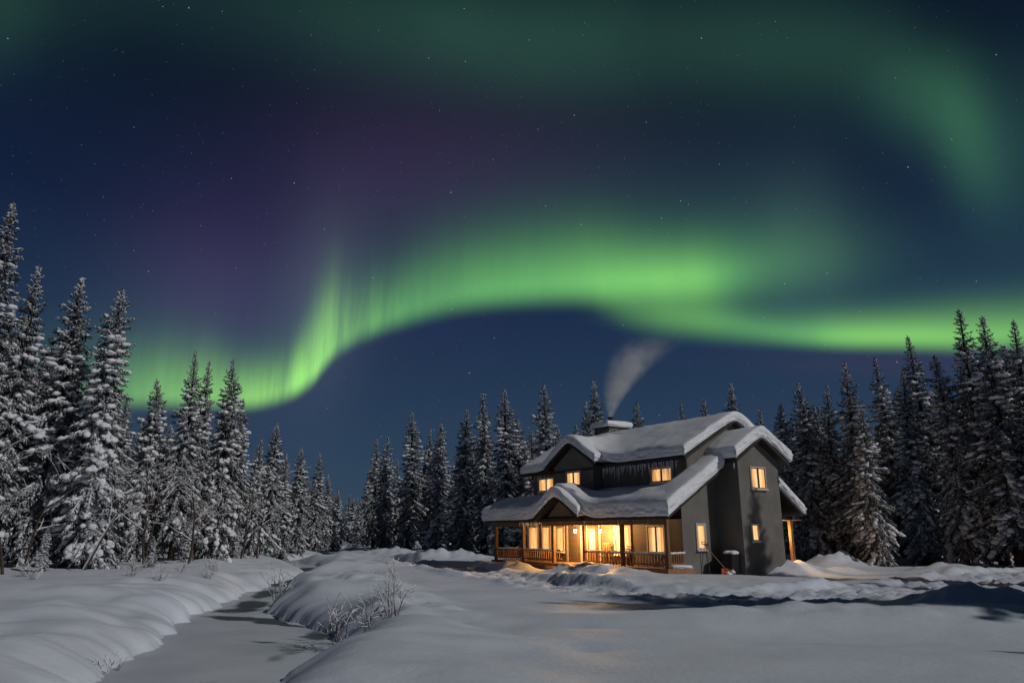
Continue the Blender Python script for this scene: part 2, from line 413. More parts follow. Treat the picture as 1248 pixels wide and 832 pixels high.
# ------------------------------------------------------------------ terrain
CL = np.array([(-6.8, 6), (-7.2, 12.4), (-7.5, 14.2), (-9.1, 20.3), (-10.3, 24.2), (-11.1, 29.9), (-12.5, 39.0), (-13.9, 44.4), (-15.6, 50.7), (-18.0, 60.4), (-22.9, 85.2), (-26.4, 109.6), (-31.2, 144.8), (-46, 230)])
CR = np.array([(-3.3, 6), (-3.8, 12.4), (-4.2, 14.2), (-3.9, 14.9), (-4.0, 17.4), (-4.0, 18.7), (-4.7, 20.3), (-6.5, 23.2), (-8.1, 25.7), (-9.1, 29.9), (-11.5, 39.0), (-12.7, 44.4), (-13.8, 50.7), (-15.8, 60.4), (-20.8, 85.2), (-24.2, 109.6), (-28.6, 144.8), (-43, 230)])
DRV = np.array([(40, 45), (25.6, 37.9), (18.3, 30.5), (12.6, 27.0), (7.4, 25.6), (3.8, 26.6), (1.6, 30.5), (-0.4, 37.2), (-2.4, 42.7), (-6.0, 50.0), (-9, 60)])
DRW = np.array([3.2, 3.0, 2.6, 2.1, 1.7, 1.5, 1.3, 1.5, 1.7, 1.7, 1.2])
HOUSE = np.array([8.397, 36.771]); HA = R(33)
HE = np.array([math.sin(HA), -math.cos(HA)]); HV = np.array([math.cos(HA), math.sin(HA)])
ICE_Z = -0.60
def meander(P):
    out = []
    ys = np.concatenate([P[:, 1][P[:, 1] < 40], np.arange(40, 112, 3.0), P[:, 1][P[:, 1] > 112]])
    for y in ys:
        x = np.interp(y, P[:, 1], P[:, 0])
        k = float(np.clip((y - 41) / 8, 0, 1) * np.clip((125 - y) / 30, 0, 1))
        out.append((x + k * (1.9 * math.sin((y - 40) / 6.5) + .6 * math.sin((y - 40) / 2.9)), y))
    return np.array(out)
CL = meander(CL); CR = meander(CR)
def polyline(x, y, P, W=None):
    best = np.full(x.shape, 1e9); wv = np.zeros(x.shape)
    for i in range(len(P) - 1):
        a = P[i]; b = P[i + 1]; d = b - a
        t = np.clip(((x - a[0]) * d[0] + (y - a[1]) * d[1]) / (d @ d), 0, 1)
        q = np.hypot(x - a[0] - t * d[0], y - a[1] - t * d[1])
        m = q < best
        best = np.where(m, q, best)
        if W is not None: wv = np.where(m, W[i] * (1 - t) + W[i + 1] * t, wv)
    return best, wv
MOUNDS = [(-1.5, 45.7, 2.4, 0.9, 0.36, -57), (0.3, 43.4, 1.5, 0.95, 0.45, -57), (4.1, 37.1, 2.6, 1.05, 0.4, -57), (3.7, 38.3, 1.0, 0.9, 0.28, -57), (4.4, 36.5, 0.8, 0.7, 0.14, -57), (5.8, 35.3, 1.0, 0.8, 0.14, -57), (2.5, 39.1, 0.8, 0.7, 0.2, -57), (2.2, 38.2, 1.3, 0.7, 0.12, -57),
          (14.2, 39.0, 1.7, 1.0, .75, 10), (20.3, 47.3, 1.8, 1.3, .85, 15), (30.0, 54.5, 3.5, 1.5, .7, 0), (13.4, 21.9, 1.9, 1.3, .55, 0),
          (6.5, 31.3, 5.2, 2.6, .16, -8), (-2.4, 19.6, 1.5, 2.2, .30, 20), (-5.2, 27.8, 1.6, 2.2, .35, 35), (16.5, 24.6, 2.2, 1.0, .4, -15), (17.5, 40.0, 1.6, .8, .30, 30), (24, 42, 2.2, 1.2, .4, 20),
          (-3.4, 23.8, 1.2, 1.6, .22, 20), (8.5, 18.6, 4.5, 1.6, .22, -6), (-7.4, 33.5, 1.3, 2.4, .3, 25), (-5.5, 62, 4, 2, .7, 0), (-12, 75, 3, 5, .6, 0)]
def height(x, y):
    x = np.asarray(x, float); y = np.asarray(y, float)
    h = .16 * fbm(x / 9, y / 9, 3, 3) + .05 * fbm(x / 2.2, y / 2.2, 3, 7)
    h = h + .10 * vnoise(x / 5 + y / 9, y / 2.2, 21) * sstep(60, 30, y)
    # trough and crest across the foreground
    h = h + .20 * np.exp(-((y - 18.3 + .10 * x) / 1.5) ** 2) * sstep(-3, 2, x) - .16 * np.exp(-((y - 21.6 + .08 * x) / 1.5) ** 2) * sstep(-2, 3, x)
    for mx, my, sx, sy, a, rot in MOUNDS:
        c, s = math.cos(R(rot)), math.sin(R(rot))
        u = ((x - mx) * c + (y - my) * s) / sx; v = (-(x - mx) * s + (y - my) * c) / sy
        g = np.exp(-(u * u + v * v) ** 1.15)
        h = h + a * g * (1 + .30 * vnoise(x * 1.2, y * 1.2, 31) + .22 * vnoise(x * 2.4, y * 2.4, 33) + .07 * vnoise(x * 6, y * 6, 34))
    # cleared ring round the parking place: a low vertical lip
    ex = (x - 7.0) / 6.6; ey = (y - 32.2) / 5.2
    rr = np.hypot(ex, ey)
    h = h + .17 * sstep(1.03, .97, rr + .03 * vnoise(x * 1.2, y * 1.2, 41)) * sstep(41, 36, y)
    # ploughed drive
    d, w = polyline(x, y, DRV, DRW)
    rut = np.exp(-((d - .75 - .12 * vnoise(x * .4, y * .4, 57)) / .17) ** 2) + .6 * np.exp(-((d - .32 - .15 * vnoise(x * .5, y * .5, 58)) / .13) ** 2)
    d = d + .35 * vnoise(x * .8, y * .8, 51)
    inside = sstep(w + .3, w - .3, d)
    rough = fbm(x * 2.6, y * 2.6, 3, 61, .65)
    chunk = sstep(-.15, .25, vnoise(x * 3.1, y * 3.1, 71)) * .6 + sstep(-.1, .3, vnoise(x * 6.3, y * 6.3, 72)) * .4
    h = h * (1 - inside) + inside * (-.12 + .15 * rough + .10 * chunk * sstep(.2, .6, vnoise(x * .7, y * .7, 77) + .5) + .05 * vnoise(x * 1.1 + y, y * .5, 63))
    h = h - .075 * rut * inside
    ridge = np.exp(-((d - w - .35) / .38) ** 2) * sstep(75, 55, y)
    h = h + ridge * (.03 + .12 * np.maximum(-.2, vnoise(x * .55, y * .55, 73)) + .11 * chunk)
    # creek banks
    xl = np.interp(y, CL[:, 1], CL[:, 0]); xr = np.interp(y, CR[:, 1], CR[:, 0])
    wob = sstep(170, 70, y) * .42
    xl = xl + wob * vnoise(y * .75, y * 0 + .5, 81) + .16 * vnoise(y * 2.2, y * 0, 82) + .07 * vnoise(y * 5.1, y * 0, 85)
    xr = xr + wob * .6 * vnoise(y * .6, y * 0 + 3.5, 83) + .16 * vnoise(y * 2.0, y * 0 + 7, 84) + .07 * vnoise(y * 4.7, y * 0, 86)
    slope = np.where(y > 45, .55, .80)
    dl = (xl - x) * slope; dr = (x - xr) * slope
    folds = .6 * vnoise(y * .85 - x * .35, x * .22, 91) + .6 * vnoise(y * .45 + x * .5, x * .4 - y * .1, 92) + .25 * vnoise(x * 1.3, y * 1.3, 93)
    hl = h + .30 * sstep(0, 3.5, dl) + .20 * folds * sstep(.2, 1.2, dl) * sstep(7, 2, dl) + .12 * sstep(4, 14, dl)
    hr = h + .18 * sstep(0, 1.2, dr) * sstep(4, 1.0, dr) + .24 * vnoise(y * .7 + x * .2, x * .5, 95) * sstep(.2, 1, dr) * sstep(5, 1.5, dr)
    def bank(top, dd, wd):
        t = np.clip(dd / wd, 0, 1)
        p = np.sqrt(1 - (1 - t) ** 2)                    # rounded snow shoulder
        return (ICE_Z - .12) + (top - ICE_Z + .12) * p
    bl = bank(hl, dl, 1.5 + .5 * vnoise(y * .5, x * 0, 97)); br = bank(hr, dr, 1.25 + .4 * vnoise(y * .6, x * 0, 98))
    z = np.where(x < (xl + xr) / 2, np.where(dl > 0, bl, ICE_Z - .12), np.where(dr > 0, br, ICE_Z - .12))
    near = (y > 4) & (y < 240)
    z = np.where(near, z, h)
    # under the house and on its doorstep the ground stays low
    s_ = (x - HOUSE[0]) * HE[0] + (y - HOUSE[1]) * HE[1]; v_ = (x - HOUSE[0]) * HV[0] + (y - HOUSE[1]) * HV[1]
    k = sstep(-2.9, -2.2, v_) * sstep(-15.6, -15, s_) * sstep(.9, .4, s_) * sstep(9, 8, v_)
    z = z * (1 - k) + np.minimum(z, .05) * k
    # entry path
    k = np.exp(-((s_ + 7.2) / .9) ** 2) * sstep(-6, -4.5, v_) * sstep(-1.5, -2.0, v_)
    z = z * (1 - k) + (.05 + .05 * rough) * k
    # low around the tools
    k = np.exp(-(((s_ - .5) / .7) ** 2 + ((v_ - 1.9) / 1.3) ** 2))
    z = z * (1 - k) + .02 * k
    return z
def gz(x, y): return float(height(np.array([x]), np.array([y]))[0])
def axis(segs):
    out = [segs[0][0]]
    for a, b, st in segs:
        n = max(1, int(round((b - a) / st))); out += list(np.linspace(a, b, n + 1)[1:])
    return np.array(out)
gx = axis([(-2200, -400, 300), (-400, -100, 40), (-100, -45, 5), (-45, -28, .6), (-28, 30, .16), (30, 45, .5), (45, 100, 5), (100, 400, 40), (400, 2200, 300)])
gy = axis([(-600, -40, 70), (-40, 4, 4), (4, 9, .5), (9, 30, .11), (30, 52, .17), (52, 75, .45), (75, 150, 1.2), (150, 300, 10), (300, 2400, 210)])
X, Y = np.meshgrid(gx, gy)
Z = height(X, Y)
V_ = np.stack([X.ravel(), Y.ravel(), Z.ravel()], 1)
nx, ny = len(gx), len(gy)
idx = np.arange(nx * ny).reshape(ny, nx)
F_ = np.stack([idx[:-1, :-1].ravel(), idx[:-1, 1:].ravel(), idx[1:, 1:].ravel(), idx[1:, :-1].ravel()], 1)
ground = tag(np_mesh('snowy_ground', V_, F_, snow_m), kind='structure')
# creek ice: its own sheet, wet dark patches as a painted-by-nature attribute
iy = axis([(5, 45, .2), (45, 150, .8), (150, 238, 8)])
iu = np.linspace(0, 1, 60)
YY, UU = np.meshgrid(iy, iu, indexing='ij')
XL = np.interp(YY, CL[:, 1], CL[:, 0]) - 1.0; XR = np.interp(YY, CR[:, 1], CR[:, 0]) + 1.0
XX = XL + (XR - XL) * UU
ZZ = np.full(XX.shape, ICE_Z) + .03 * fbm(XX / 2, YY / 2, 2, 5)
wet = np.zeros(XX.shape)
for cx, cy, sx, sy, a, rot in [(-8.4, 24.3, 2.1, .42, 1.0, -24), (-7.0, 23.0, 1.6, .3, .9, -38), (-5.2, 20.6, .5, 1.2, .75, 15), (-9.9, 29.0, .7, 2.2, .95, 12), (-11.0, 34, .5, 3, .9, 12), (-12.4, 41, .8, 3, 1, 10), (-13, 47, 1.6, 4, 1, 14), (-15, 55, 1.6, 6, 1, 14), (-19, 75, 2.0, 12, .9, 13), (-9.6, 27.0, 1.0, 1.0, .8, 20), (-6.2, 19.0, 1.3, .35, .55, -30), (-5.0, 17.4, .45, 2.2, .48, -4), (-5.6, 14.2, .8, .5, .42, 20)]:
    c, s = math.cos(R(rot)), math.sin(R(rot))
    wx = XX + .35 * fbm(XX, YY, 3, 6); wy = YY + .35 * fbm(XX, YY, 3, 8)
    u = ((wx - cx) * c + (wy - cy) * s) / sx; v = (-(wx - cx) * s + (wy - cy) * c) / sy
    wet = np.maximum(wet, a * np.exp(-(u * u + v * v)))
def ice_mat():
    m = varied(mat('creek_ice', (.5, .52, .55), .5, .4), (.47, .51, .56), (.64, .67, .71), .45, 6, bump=.15, bscale=6, bdist=.03)
    nt = m.node_tree; b = nt.nodes['Principled BSDF']
    src = b.inputs['Base Color'].links[0].from_socket
    at = mnode(m, 'ShaderNodeAttribute', attribute_name='wet')
    n = mnode(m, 'ShaderNodeTexNoise'); n.inputs['Scale'].default_value = 1.6; n.inputs['Detail'].default_value = 5
    t = mnode(m, 'ShaderNodeTexCoord'); nt.links.new(t.outputs['Object'], n.inputs['Vector'])
    ad = mnode(m, 'ShaderNodeMath', operation='ADD'); nt.links.new(at.outputs['Fac'], ad.inputs[0])
    mu = mnode(m, 'ShaderNodeMath', operation='MULTIPLY_ADD'); nt.links.new(n.outputs[0], mu.inputs[0]); mu.inputs[1].default_value = .5; mu.inputs[2].default_value = -.25
    nt.links.new(mu.outputs[0], ad.inputs[1])
    r = mnode(m, 'ShaderNodeMapRange', interpolation_type='SMOOTHSTEP'); r.inputs[1].default_value = .32; r.inputs[2].default_value = .62; nt.links.new(ad.outputs[0], r.inputs[0])
    mx = mnode(m, 'ShaderNodeMix', data_type='RGBA'); nt.links.new(r.outputs[0], mx.inputs['Factor'])
    nt.links.new(src, mx.inputs['A']); mx.inputs['B'].default_value = (.05, .06, .07, 1); nt.links.new(mx.outputs['Result'], b.inputs['Base Color'])
    rr = mnode(m, 'ShaderNodeMapRange'); rr.inputs[3].default_value = .55; rr.inputs[4].default_value = .42; nt.links.new(r.outputs[0], rr.inputs[0]); nt.links.new(rr.outputs[0], b.inputs['Roughness'])
    return m
n1, n2 = XX.shape
ii = np.arange(n1 * n2).reshape(n1, n2)
Fi = np.stack([ii[:-1, :-1].ravel(), ii[:-1, 1:].ravel(), ii[1:, 1:].ravel(), ii[1:, :-1].ravel()], 1)
ice = tag(np_mesh('frozen_creek', np.stack([XX.ravel(), YY.ravel(), ZZ.ravel()], 1), Fi, ice_mat()), kind='structure')
at = ice.data.attributes.new('wet', 'FLOAT', 'POINT'); at.data.foreach_set('value', wet.ravel().astype(np.float32))

# ------------------------------------------------------------------ the house (x along the front, y into the house)
house = empty('house', (HOUSE[0], HOUSE[1], 0), -(math.pi / 2 - HA),
              'grey two-storey house with thick snow on its roofs and a lit front porch', 'house')
rnd = random.Random(5)
SL = 0.61
def porch_z(s, v): return np.minimum(2.84 + SL * (v + 2.0), 2.84 + SL * (s + 15.7))
ME, MR, MS = 0.0, 4.0, .55                    # main roof eave, ridge, slope
def main_z(v): return 5.76 + MS * (4.0 - np.abs(np.asarray(v, float) - 4.0))
def gab_z(s): return 5.90 + .60 * (2.48 - np.abs(np.asarray(s, float) + 8.5))
def ent_z(s): return 2.84 + .62 * (2.12 - np.abs(np.asarray(s, float) + 7.45))
def tow_z(v): return 5.60 + .63 * (2.08 - np.abs(np.asarray(v, float) - 4.13))
def shed_z(v): return 4.45 - .72 * (np.asarray(v, float) - 5.75)
def wall(poly, ax, a0, a1, m=stucco_m): return MB().prism(poly, ax, a0, a1).build('wall', m, house)
# ground floor
wall([(-13.63, 0), (-.20, 0), (-.20, 3.2), (-13.63, 3.2)], 'y', 0.0, .2, siding_m)
wall([(0, 0), (2.64, 0), (2.64, 2.67 + SL * 4.64), (0, 2.67 + SL * 2.0)], 'x', -.2, 0.0)
wall([(.2, 0), (7.4, 0), (7.4, 5.4), (.2, 3.0)], 'x', -13.63, -13.43)
wall([(-13.6, 0), (.0, 0), (.0, 5.6), (-13.6, 5.6)], 'y', 7.2, 7.4)
# upper floor
wall([(-13.75, 3.0), (-.02, 3.0), (-.02, 5.9), (-13.75, 5.9)], 'y', .6, .8, boards_m)
wall([(.8, 3.0), (7.4, 3.0), (7.4, main_z(7.4) - .17), (4.0, main_z(4.0) - .17), (.8, main_z(.8) - .17)], 'x', -.22, -.02)
wall([(.8, 3.4), (7.4, 3.4), (7.4, main_z(7.4) - .17), (4.0, main_z(4.0) - .17), (.8, main_z(.8) - .17)], 'x', -13.75, -13.55)
MB().prism([(-10.57, 3.6), (-6.78, 3.6), (-6.78, gab_z(-6.78) - .17), (-8.5, gab_z(-8.5) - .2), (-10.57, gab_z(-10.57) - .17)], 'y', 0.0, .58).build('dormer_wall', stucco_m, house)
# tower
MB().prism([(2.64, -.1), (5.75, -.1), (5.75, tow_z(5.75) - .17), (4.13, tow_z(4.13) - .2), (2.64, tow_z(2.64) - .17)], 'x', -.6, 1.5).build('tower_wall', stucco_m, house)
# back porch side wall
wall([(5.76, 0), (6.25, 0), (6.25, shed_z(6.25) - .2), (5.76, shed_z(5.76) - .2)], 'x', .9, 1.05)
# roofs (dark slabs)
def roof(mb, name='roof'): return mb.build(name, fascia_m, house)
m_ = MB()
m_.prism([(ME, main_z(ME)), (4.0, main_z(4.0)), (4.0, main_z(4.0) - .17), (ME, main_z(ME) - .17)], 'x', -14.15, .45)
m_.prism([(4.0, main_z(4.0)), (8.0, main_z(8.0)), (8.0, main_z(8.0) - .17), (4.0, main_z(4.0) - .17)], 'x', -14.15, .45)
roof_main = roof(m_)
m_ = MB()
for a, b in ((-10.98, -8.5), (-8.5, -6.02)):
    m_.prism([(a, gab_z(a)), (b, gab_z(b)), (b, gab_z(b) - .17), (a, gab_z(a) - .17)], 'y', -.5, 2.6)
roof_dormer = roof(m_, 'dormer_roof')
m_ = MB()
m_.slab([(-15.7, -2.0, 2.84), (1.1, -2.0, 2.84), (1.1, 1.95, porch_z(1.1, 1.95)), (-11.75, 1.95, porch_z(0, 1.95))], .17)
m_.slab([(-15.7, -2.0, 2.84), (-11.75, 1.95, 2.84 + SL * 3.95), (-13.4, 1.95, 2.84 + SL * 2.3), (-13.4, 7.8, 2.84 + SL * 2.3), (-15.7, 7.8, 2.84)], .17)
roof_porch = roof(m_, 'porch_roof')
m_ = MB()
for a, b in ((-9.57, -7.45), (-7.45, -5.33)):
    m_.prism([(a, ent_z(a)), (b, ent_z(b)), (b, ent_z(b) - .17), (a, ent_z(a) - .17)], 'y', -2.3, .2)
roof_entry = roof(m_, 'entry_roof')
m_ = MB()
for a, b in ((2.05, 4.13), (4.13, 6.21)):
    m_.prism([(a, tow_z(a)), (b, tow_z(b)), (b, tow_z(b) - .17), (a, tow_z(a) - .17)], 'x', -.4, 1.95)
roof_tower = roof(m_, 'tower_roof')
m_ = MB(); m_.prism([(5.78, shed_z(5.78)), (7.65, shed_z(7.65)), (7.65, shed_z(7.65) - .17), (5.78, shed_z(5.78) - .17)], 'x', -2.5, 1.45)
roof_shed = roof(m_, 'back_porch_roof')
MB().box(-2.4, 1.38, 5.8, 7.5, 2.68, 2.72).build('back_porch_ceiling', soffit_m, house)
# snow on the roofs: separable cushion with steep rounded rims
EDGE = [(0.05, 0.0), (0, .06), (-.02, .13), (-.03, .2), (-.04, .28), (-.045, .36), (-.05, .46), (-.05, .56), (-.05, .66), (-.045, .75), (-.04, .83), (-.025, .90), (0, .945), (.04, .975), (.13, .992), (.45, 1.0)]
def profile(a0, a1, step, lo=True, hi=True):
    inner0 = a0 + (.45 if lo else 0); inner1 = a1 - (.45 if hi else 0)
    n = max(2, int((inner1 - inner0) / step))
    out = [(a0 + d, f) for d, f in EDGE[:-1]] if lo else []
    out += [(x, 1.0) for x in np.linspace(inner0, inner1, n + 1)]
    if hi: out += [(a1 - d, f) for d, f in EDGE[:-1][::-1]]
    return np.array(out)
def snow_slab(x0, x1, y0, y1, zf, T, name, parent, sides=(1, 1, 1, 1), step=.09, seed=1, amp=.085, tf=None):
    px = profile(x0, x1, step, sides[0], sides[1]); py = profile(y0, y1, step, sides[2], sides[3])
    A, B = np.meshgrid(px[:, 0], py[:, 0]); HA_, HB_ = np.meshgrid(px[:, 1], py[:, 1])
    h = HA_ * HB_
    n = fbm(A * .55, B * .8, 4, seed, .6) * amp * 1.6
    sidew = np.clip(1 - np.abs(h - .4) / .5, 0, 1)
    ra = fbm(A * 3.2 + h * 5, B * 3.2 + h * 9, 3, seed + 9, .8)
    zb = zf(np.clip(A, x0, x1), np.clip(B, y0, y1))
    cx, cy = (x0 + x1) / 2, (y0 + y1) / 2
    ox = np.where(HA_ < .99, np.sign(A - cx), 0) * sidew * ra * .16
    oy = np.where(HB_ < .99, np.sign(B - cy), 0) * sidew * ra * .16
    # the rim creeps out over the eave in waves
    oy = oy + np.where(HB_ < .99, np.sign(B - cy), 0) * (.16 * fbm(A * .8, B * 0, 3, seed + 3)) * np.minimum(1, h * 3)
    ox = ox + np.where(HA_ < .99, np.sign(A - cx), 0) * (.08 * fbm(B * .7, A * 0, 2, seed + 4)) * np.minimum(1, h * 3)
    if tf: h = h * tf(A, B)
    z = zb + T * h * (1 + n) - .03 * (h < .01)
    nx_, ny_ = len(px), len(py)
    id_ = np.arange(nx_ * ny_).reshape(ny_, nx_)
    F = np.stack([id_[:-1, :-1].ravel(), id_[:-1, 1:].ravel(), id_[1:, 1:].ravel(), id_[1:, :-1].ravel()], 1)
    return np_mesh(name, np.stack([(A + ox).ravel(), (B + oy).ravel(), z.ravel()], 1), F, roofsnow_m, parent)
def rsm(a, b, k):                     # smooth maximum
    d = np.maximum(k - np.abs(a - b), 0) / k
    return np.maximum(a, b) + d * d * k * .25
def rnd_ridge(d, w=.36): return np.sqrt(d * d + w * w) - w * .55
def zmain(s, v):
    m = 5.76 + MS * (4.0 - rnd_ridge(v - 4.0))
    g = 5.90 + .60 * (2.48 - rnd_ridge(s + 8.5))
    return rsm(m, np.where(v < 2.8, g, g - (v - 2.8) * 2), .9)
def zgab(s, v):
    return np.where(v < .45, 5.90 + .60 * (2.48 - rnd_ridge(s + 8.5)), 5.90 + .60 * (2.48 - rnd_ridge(s + 8.5)) - .10 * (v - .45))
snow_slab(-14.2, .5, -.05, 8.05, zmain, .50, 'roof_snow', roof_main, seed=11)
snow_slab(-11.03, -5.97, -.55, 1.3, zgab, .50, 'roof_snow', roof_dormer, sides=(1, 1, 1, 0), seed=23)
def zpor(s, v):
    p = porch_z(s, v)
    e = 2.84 + .62 * (2.12 - rnd_ridge(s + 7.45, .4))
    e = np.where(v < .3, e, e - (v - .3) * 1.2)
    return rsm(p, e, .7)
def zent(s, v): return 2.84 + .62 * (2.12 - rnd_ridge(s + 7.45, .4)) - .10 * np.maximum(0, v + 1.6)
snow_slab(-15.75, 1.15, -2.05, 1.95, zpor, .78, 'roof_snow', roof_porch, sides=(1, 1, 1, 1), seed=37,
          tf=lambda a, b: 1 - .86 * sstep(-1.1, .45, b) * sstep(.1, -.9, a))
snow_slab(-15.75, -13.2, 1.5, 7.85, lambda s, v: porch_z(s, v * 0 + 9) - .02, .66, 'roof_snow', roof_porch, sides=(1, 0, 0, 1), seed=39)
snow_slab(-9.62, -5.28, -2.38, -.9, zent, .60, 'roof_snow', roof_entry, sides=(1, 1, 1, 0), seed=41)
def ztow(s, v): return 5.60 + .63 * (2.08 - rnd_ridge(v - 4.13, .38))
snow_slab(-.35, 2.0, 2.0, 6.26, ztow, .62, 'roof_snow', roof_tower, sides=(0, 1, 1, 1), seed=53)
snow_slab(-2.5, 1.5, 5.72, 7.7, lambda s, v: shed_z(v), .50, 'roof_snow', roof_shed, sides=(1, 1, 0, 1), seed=61)
# entry gable front, ceiling, beams
MB().prism([(-8.95, 2.80), (-5.95, 2.80), (-7.45, ent_z(-7.45) - .2)], 'y', -1.85, -1.72).build('gable_panel', soffit_m, house)
MB().box(-15.5, .62, -1.92, -.01, 2.64, 2.665).build('porch_ceiling', soffit_m, house)
MB().box(-14.9, .65, -1.69, -1.51, 2.44, 2.635).build('porch_beam', timber_m, house)
MB().box(-15.0, .75, -1.85, -.01, .10, .40).build('porch_deck', rail_m, house, bevel=.01)
MB().box(-8.2, -6.2, -2.5, -1.86, .06, .22).build('porch_step', rail_m, house, bevel=.01)
POSTS = [-14.8, -11.66, -8.53, -5.72, -2.64, .55]
for p in POSTS:
    MB().box(p - .09, p + .09, -1.69, -1.51, .40, 2.435).build('porch_post', timber_m, house, bevel=.012)
for v in (1.6, 4.8):
    MB().box(-14.89, -14.71, v - .09, v + .09, .40, 2.66).build('porch_post', timber_m, house, bevel=.012)
MB().box(1.16, 1.34, 6.62, 6.80, 0, 2.675).build('porch_post', timber_m, house, bevel=.012)
def railing(a, b):
    a = Vector((a[0], a[1], 0)); b = Vector((b[0], b[1], 0)); d = (b - a); L = d.length; d.normalize()
    r = MB()
    for z in (1.06, .58): r.tube([a + Vector((0, 0, z)), b + Vector((0, 0, z))], .04, 4)
    r = r.build('railing', rail_m, house)
    sn = MB()
    n = int(L / .12)
    pts = [a + d * (L * i / n) + Vector((0, 0, 1.105 + .015 * math.sin(i * 1.7))) for i in range(n + 1)]
    sn.tube(pts, [.045 + .012 * math.sin(i * 2.3 + a.x) for i in range(n + 1)], 7)
    sn.build('rail_snow', roofsnow_m, r, smooth=True)
    k = int(L / .21)
    for i in range(1, k):
        p = a + d * (L * i / k)
        MB().box(p.x - .02, p.x + .02, p.y - .02, p.y + .02, .44, 1.05).build('baluster', rail_m, r)
railing((-14.7, -1.6), (-11.76, -1.6)); railing((-11.56, -1.6), (-8.63, -1.6))
railing((-5.62, -1.6), (-2.74, -1.6)); railing((-2.54, -1.6), (.45, -1.6))
railing((.5, -1.5), (.12, -.06)); railing((-14.8, -1.5), (-14.8, 1.5))
railing((-9.6, -.9), (-8.75, -.9))
snow_slab(.10, .66, -1.45, -.15, lambda a, b: a * 0 + .40, .16, 'deck_snow', house, seed=83, step=.06)
# windows
def window(plane, c, a0, a1, z0, z1, mull=1, cm=curtain_m, tm_=trim_m, w=.09, snow=True, split=None):
    def P(a, out, z): return (a, c - out, z) if plane == 'f' else (c + out, a, z)
    def bx(mb, A0, A1, o0, o1, Z0, Z1):
        p = P(A0, o0, Z0); q = P(A1, o1, Z1)
        mb.box(min(p[0], q[0]), max(p[0], q[0]), min(p[1], q[1]), max(p[1], q[1]), min(p[2], q[2]), max(p[2], q[2]))
    f = MB()
    bx(f, a0 - w, a0, -.02, .06, z0 - w, z1 + w); bx(f, a1, a1 + w, -.02, .06, z0 - w, z1 + w)
    bx(f, a0, a1, -.02, .06, z1, z1 + w); bx(f, a0, a1, -.02, .06, z0 - w, z0)
    fo = f.build('window', tm_, house, bevel=.008)
    s = MB()
    for i in range(mull):
        m = a0 + (a1 - a0) * (i + 1) / (mull + 1)
        bx(s, m - .05, m + .05, .012, .05, z0, z1)
    for e0, e1 in ((a0, a0 + .035), (a1 - .035, a1)): bx(s, e0, e1, .014, .045, z0, z1)
    bx(s, a0 + .035, a1 - .035, .014, .045, z0, z0 + .035); bx(s, a0 + .035, a1 - .035, .014, .045, z1 - .035, z1)
    s.build('sash', tm_ if mull == 0 else fascia_m, fo)
    n = 40
    cu = MB(); vs = []; fs = []
    for i in range(n + 1):
        a = a0 + (a1 - a0) * i / n
        o = .006 + .004 * math.sin(i * 1.15) + .003 * math.sin(i * .37)
        vs += [P(a, o, z0), P(a, o, z1)]
        if i: fs.append((2 * i - 2, 2 * i, 2 * i + 1, 2 * i - 1))
    cu.addv(vs, fs); cu.build('curtain', cm, fo, smooth=True)
    for A0, A1, ph in ((a0, a0 + (a1 - a0) * .24, 0.), (a1 - (a1 - a0) * .22, a1, 2.)):
        dr = MB(); vs = []; fs = []
        for i in range(17):
            a = A0 + (A1 - A0) * i / 16
            o = .022 + .006 * math.sin(i * 1.5 + ph)
            vs += [P(a, o, z0), P(a, o + .002, z1)]
            if i: fs.append((2 * i - 2, 2 * i, 2 * i + 1, 2 * i - 1))
        dr.addv(vs, fs); dr.build('drape', drape_m, fo, smooth=True)
    si = MB(); bx(si, a0 - w - .03, a1 + w + .03, 0, .12, z0 - w - .05, z0 - w - .004); si.build('sill', tm_, fo)
    if snow:
        sn = MB(); k = max(3, int((a1 - a0) / .14))
        for i in range(k + 1):
            p = P(a0 - .03 + (a1 - a0 + .06) * i / k, .085, z0 - w + .01); sn.blob(p, (.09, .09, .05), i, .2, 1)
        sn.build('sill_snow', roofsnow_m, fo, smooth=True)
    return fo
window('f', .6, -2.56, -1.10, 4.66, 5.34, 1)
window('f', .6, -13.05, -11.45, 4.66, 5.42, 1, curtain2_m)
window('f', 0., -9.26, -7.97, 4.80, 5.56, 1, curtain2_m)
window('f', 0., -13.35, -12.35, 1.05, 2.4, 0, curtain_m)
window('f', 0., -11.9, -11.1, 1.05, 2.4, 0, curtain_m)
window('f', 0., -10.35, -9.70, 1.0, 2.35, 0, curtain_m)
window('f', 0., -5.0, -4.70, .95, 2.35, 0, curtain2_m)
window('f', 0., -4.42, -3.80, .95, 2.35, 0, curtain_m)
window('f', 0., -2.42, -1.26, 1.08, 2.35, 1, curtain2_m)
window('r', 0., 1.0, 1.54, 1.28, 2.42, 0, curtain_m)
window('r', 1.5, 3.58, 4.64, 4.25, 5.27, 1, curtain_m, w=.07)
window('r', 1.5, 3.30, 3.78, 1.67, 2.43, 0, curtain2_m, w=.06)
# front door and siding corner boards
d_ = MB().box(-7.40, -6.42, -.07, -.002, .41, 2.44).build('door', timber_m, house, bevel=.01)
g_ = MB().box(-7.17, -6.68, -.085, -.069, 1.12, 2.26).build('door_glass', curtain2_m, d_)
MB().tube([(-6.52, -.09, 1.28), (-6.52, -.13, 1.28), (-6.62, -.13, 1.28)], .018, 6).build('door_handle', metal_m, d_)
f_ = MB(); f_.box(-7.54, -7.42, -.05, -.003, .41, 2.46); f_.box(-6.40, -6.28, -.05, -.003, .41, 2.46); f_.box(-7.54, -6.28, -.055, -.003, 2.465, 2.59); f_.build('door_frame', trim_m, d_)
for s in (-13.55, -9.35, -8.0):
    MB().box(s - .07, s + .07, -.035, -.003, .41, 2.635).build('corner_board', trim_m, house)
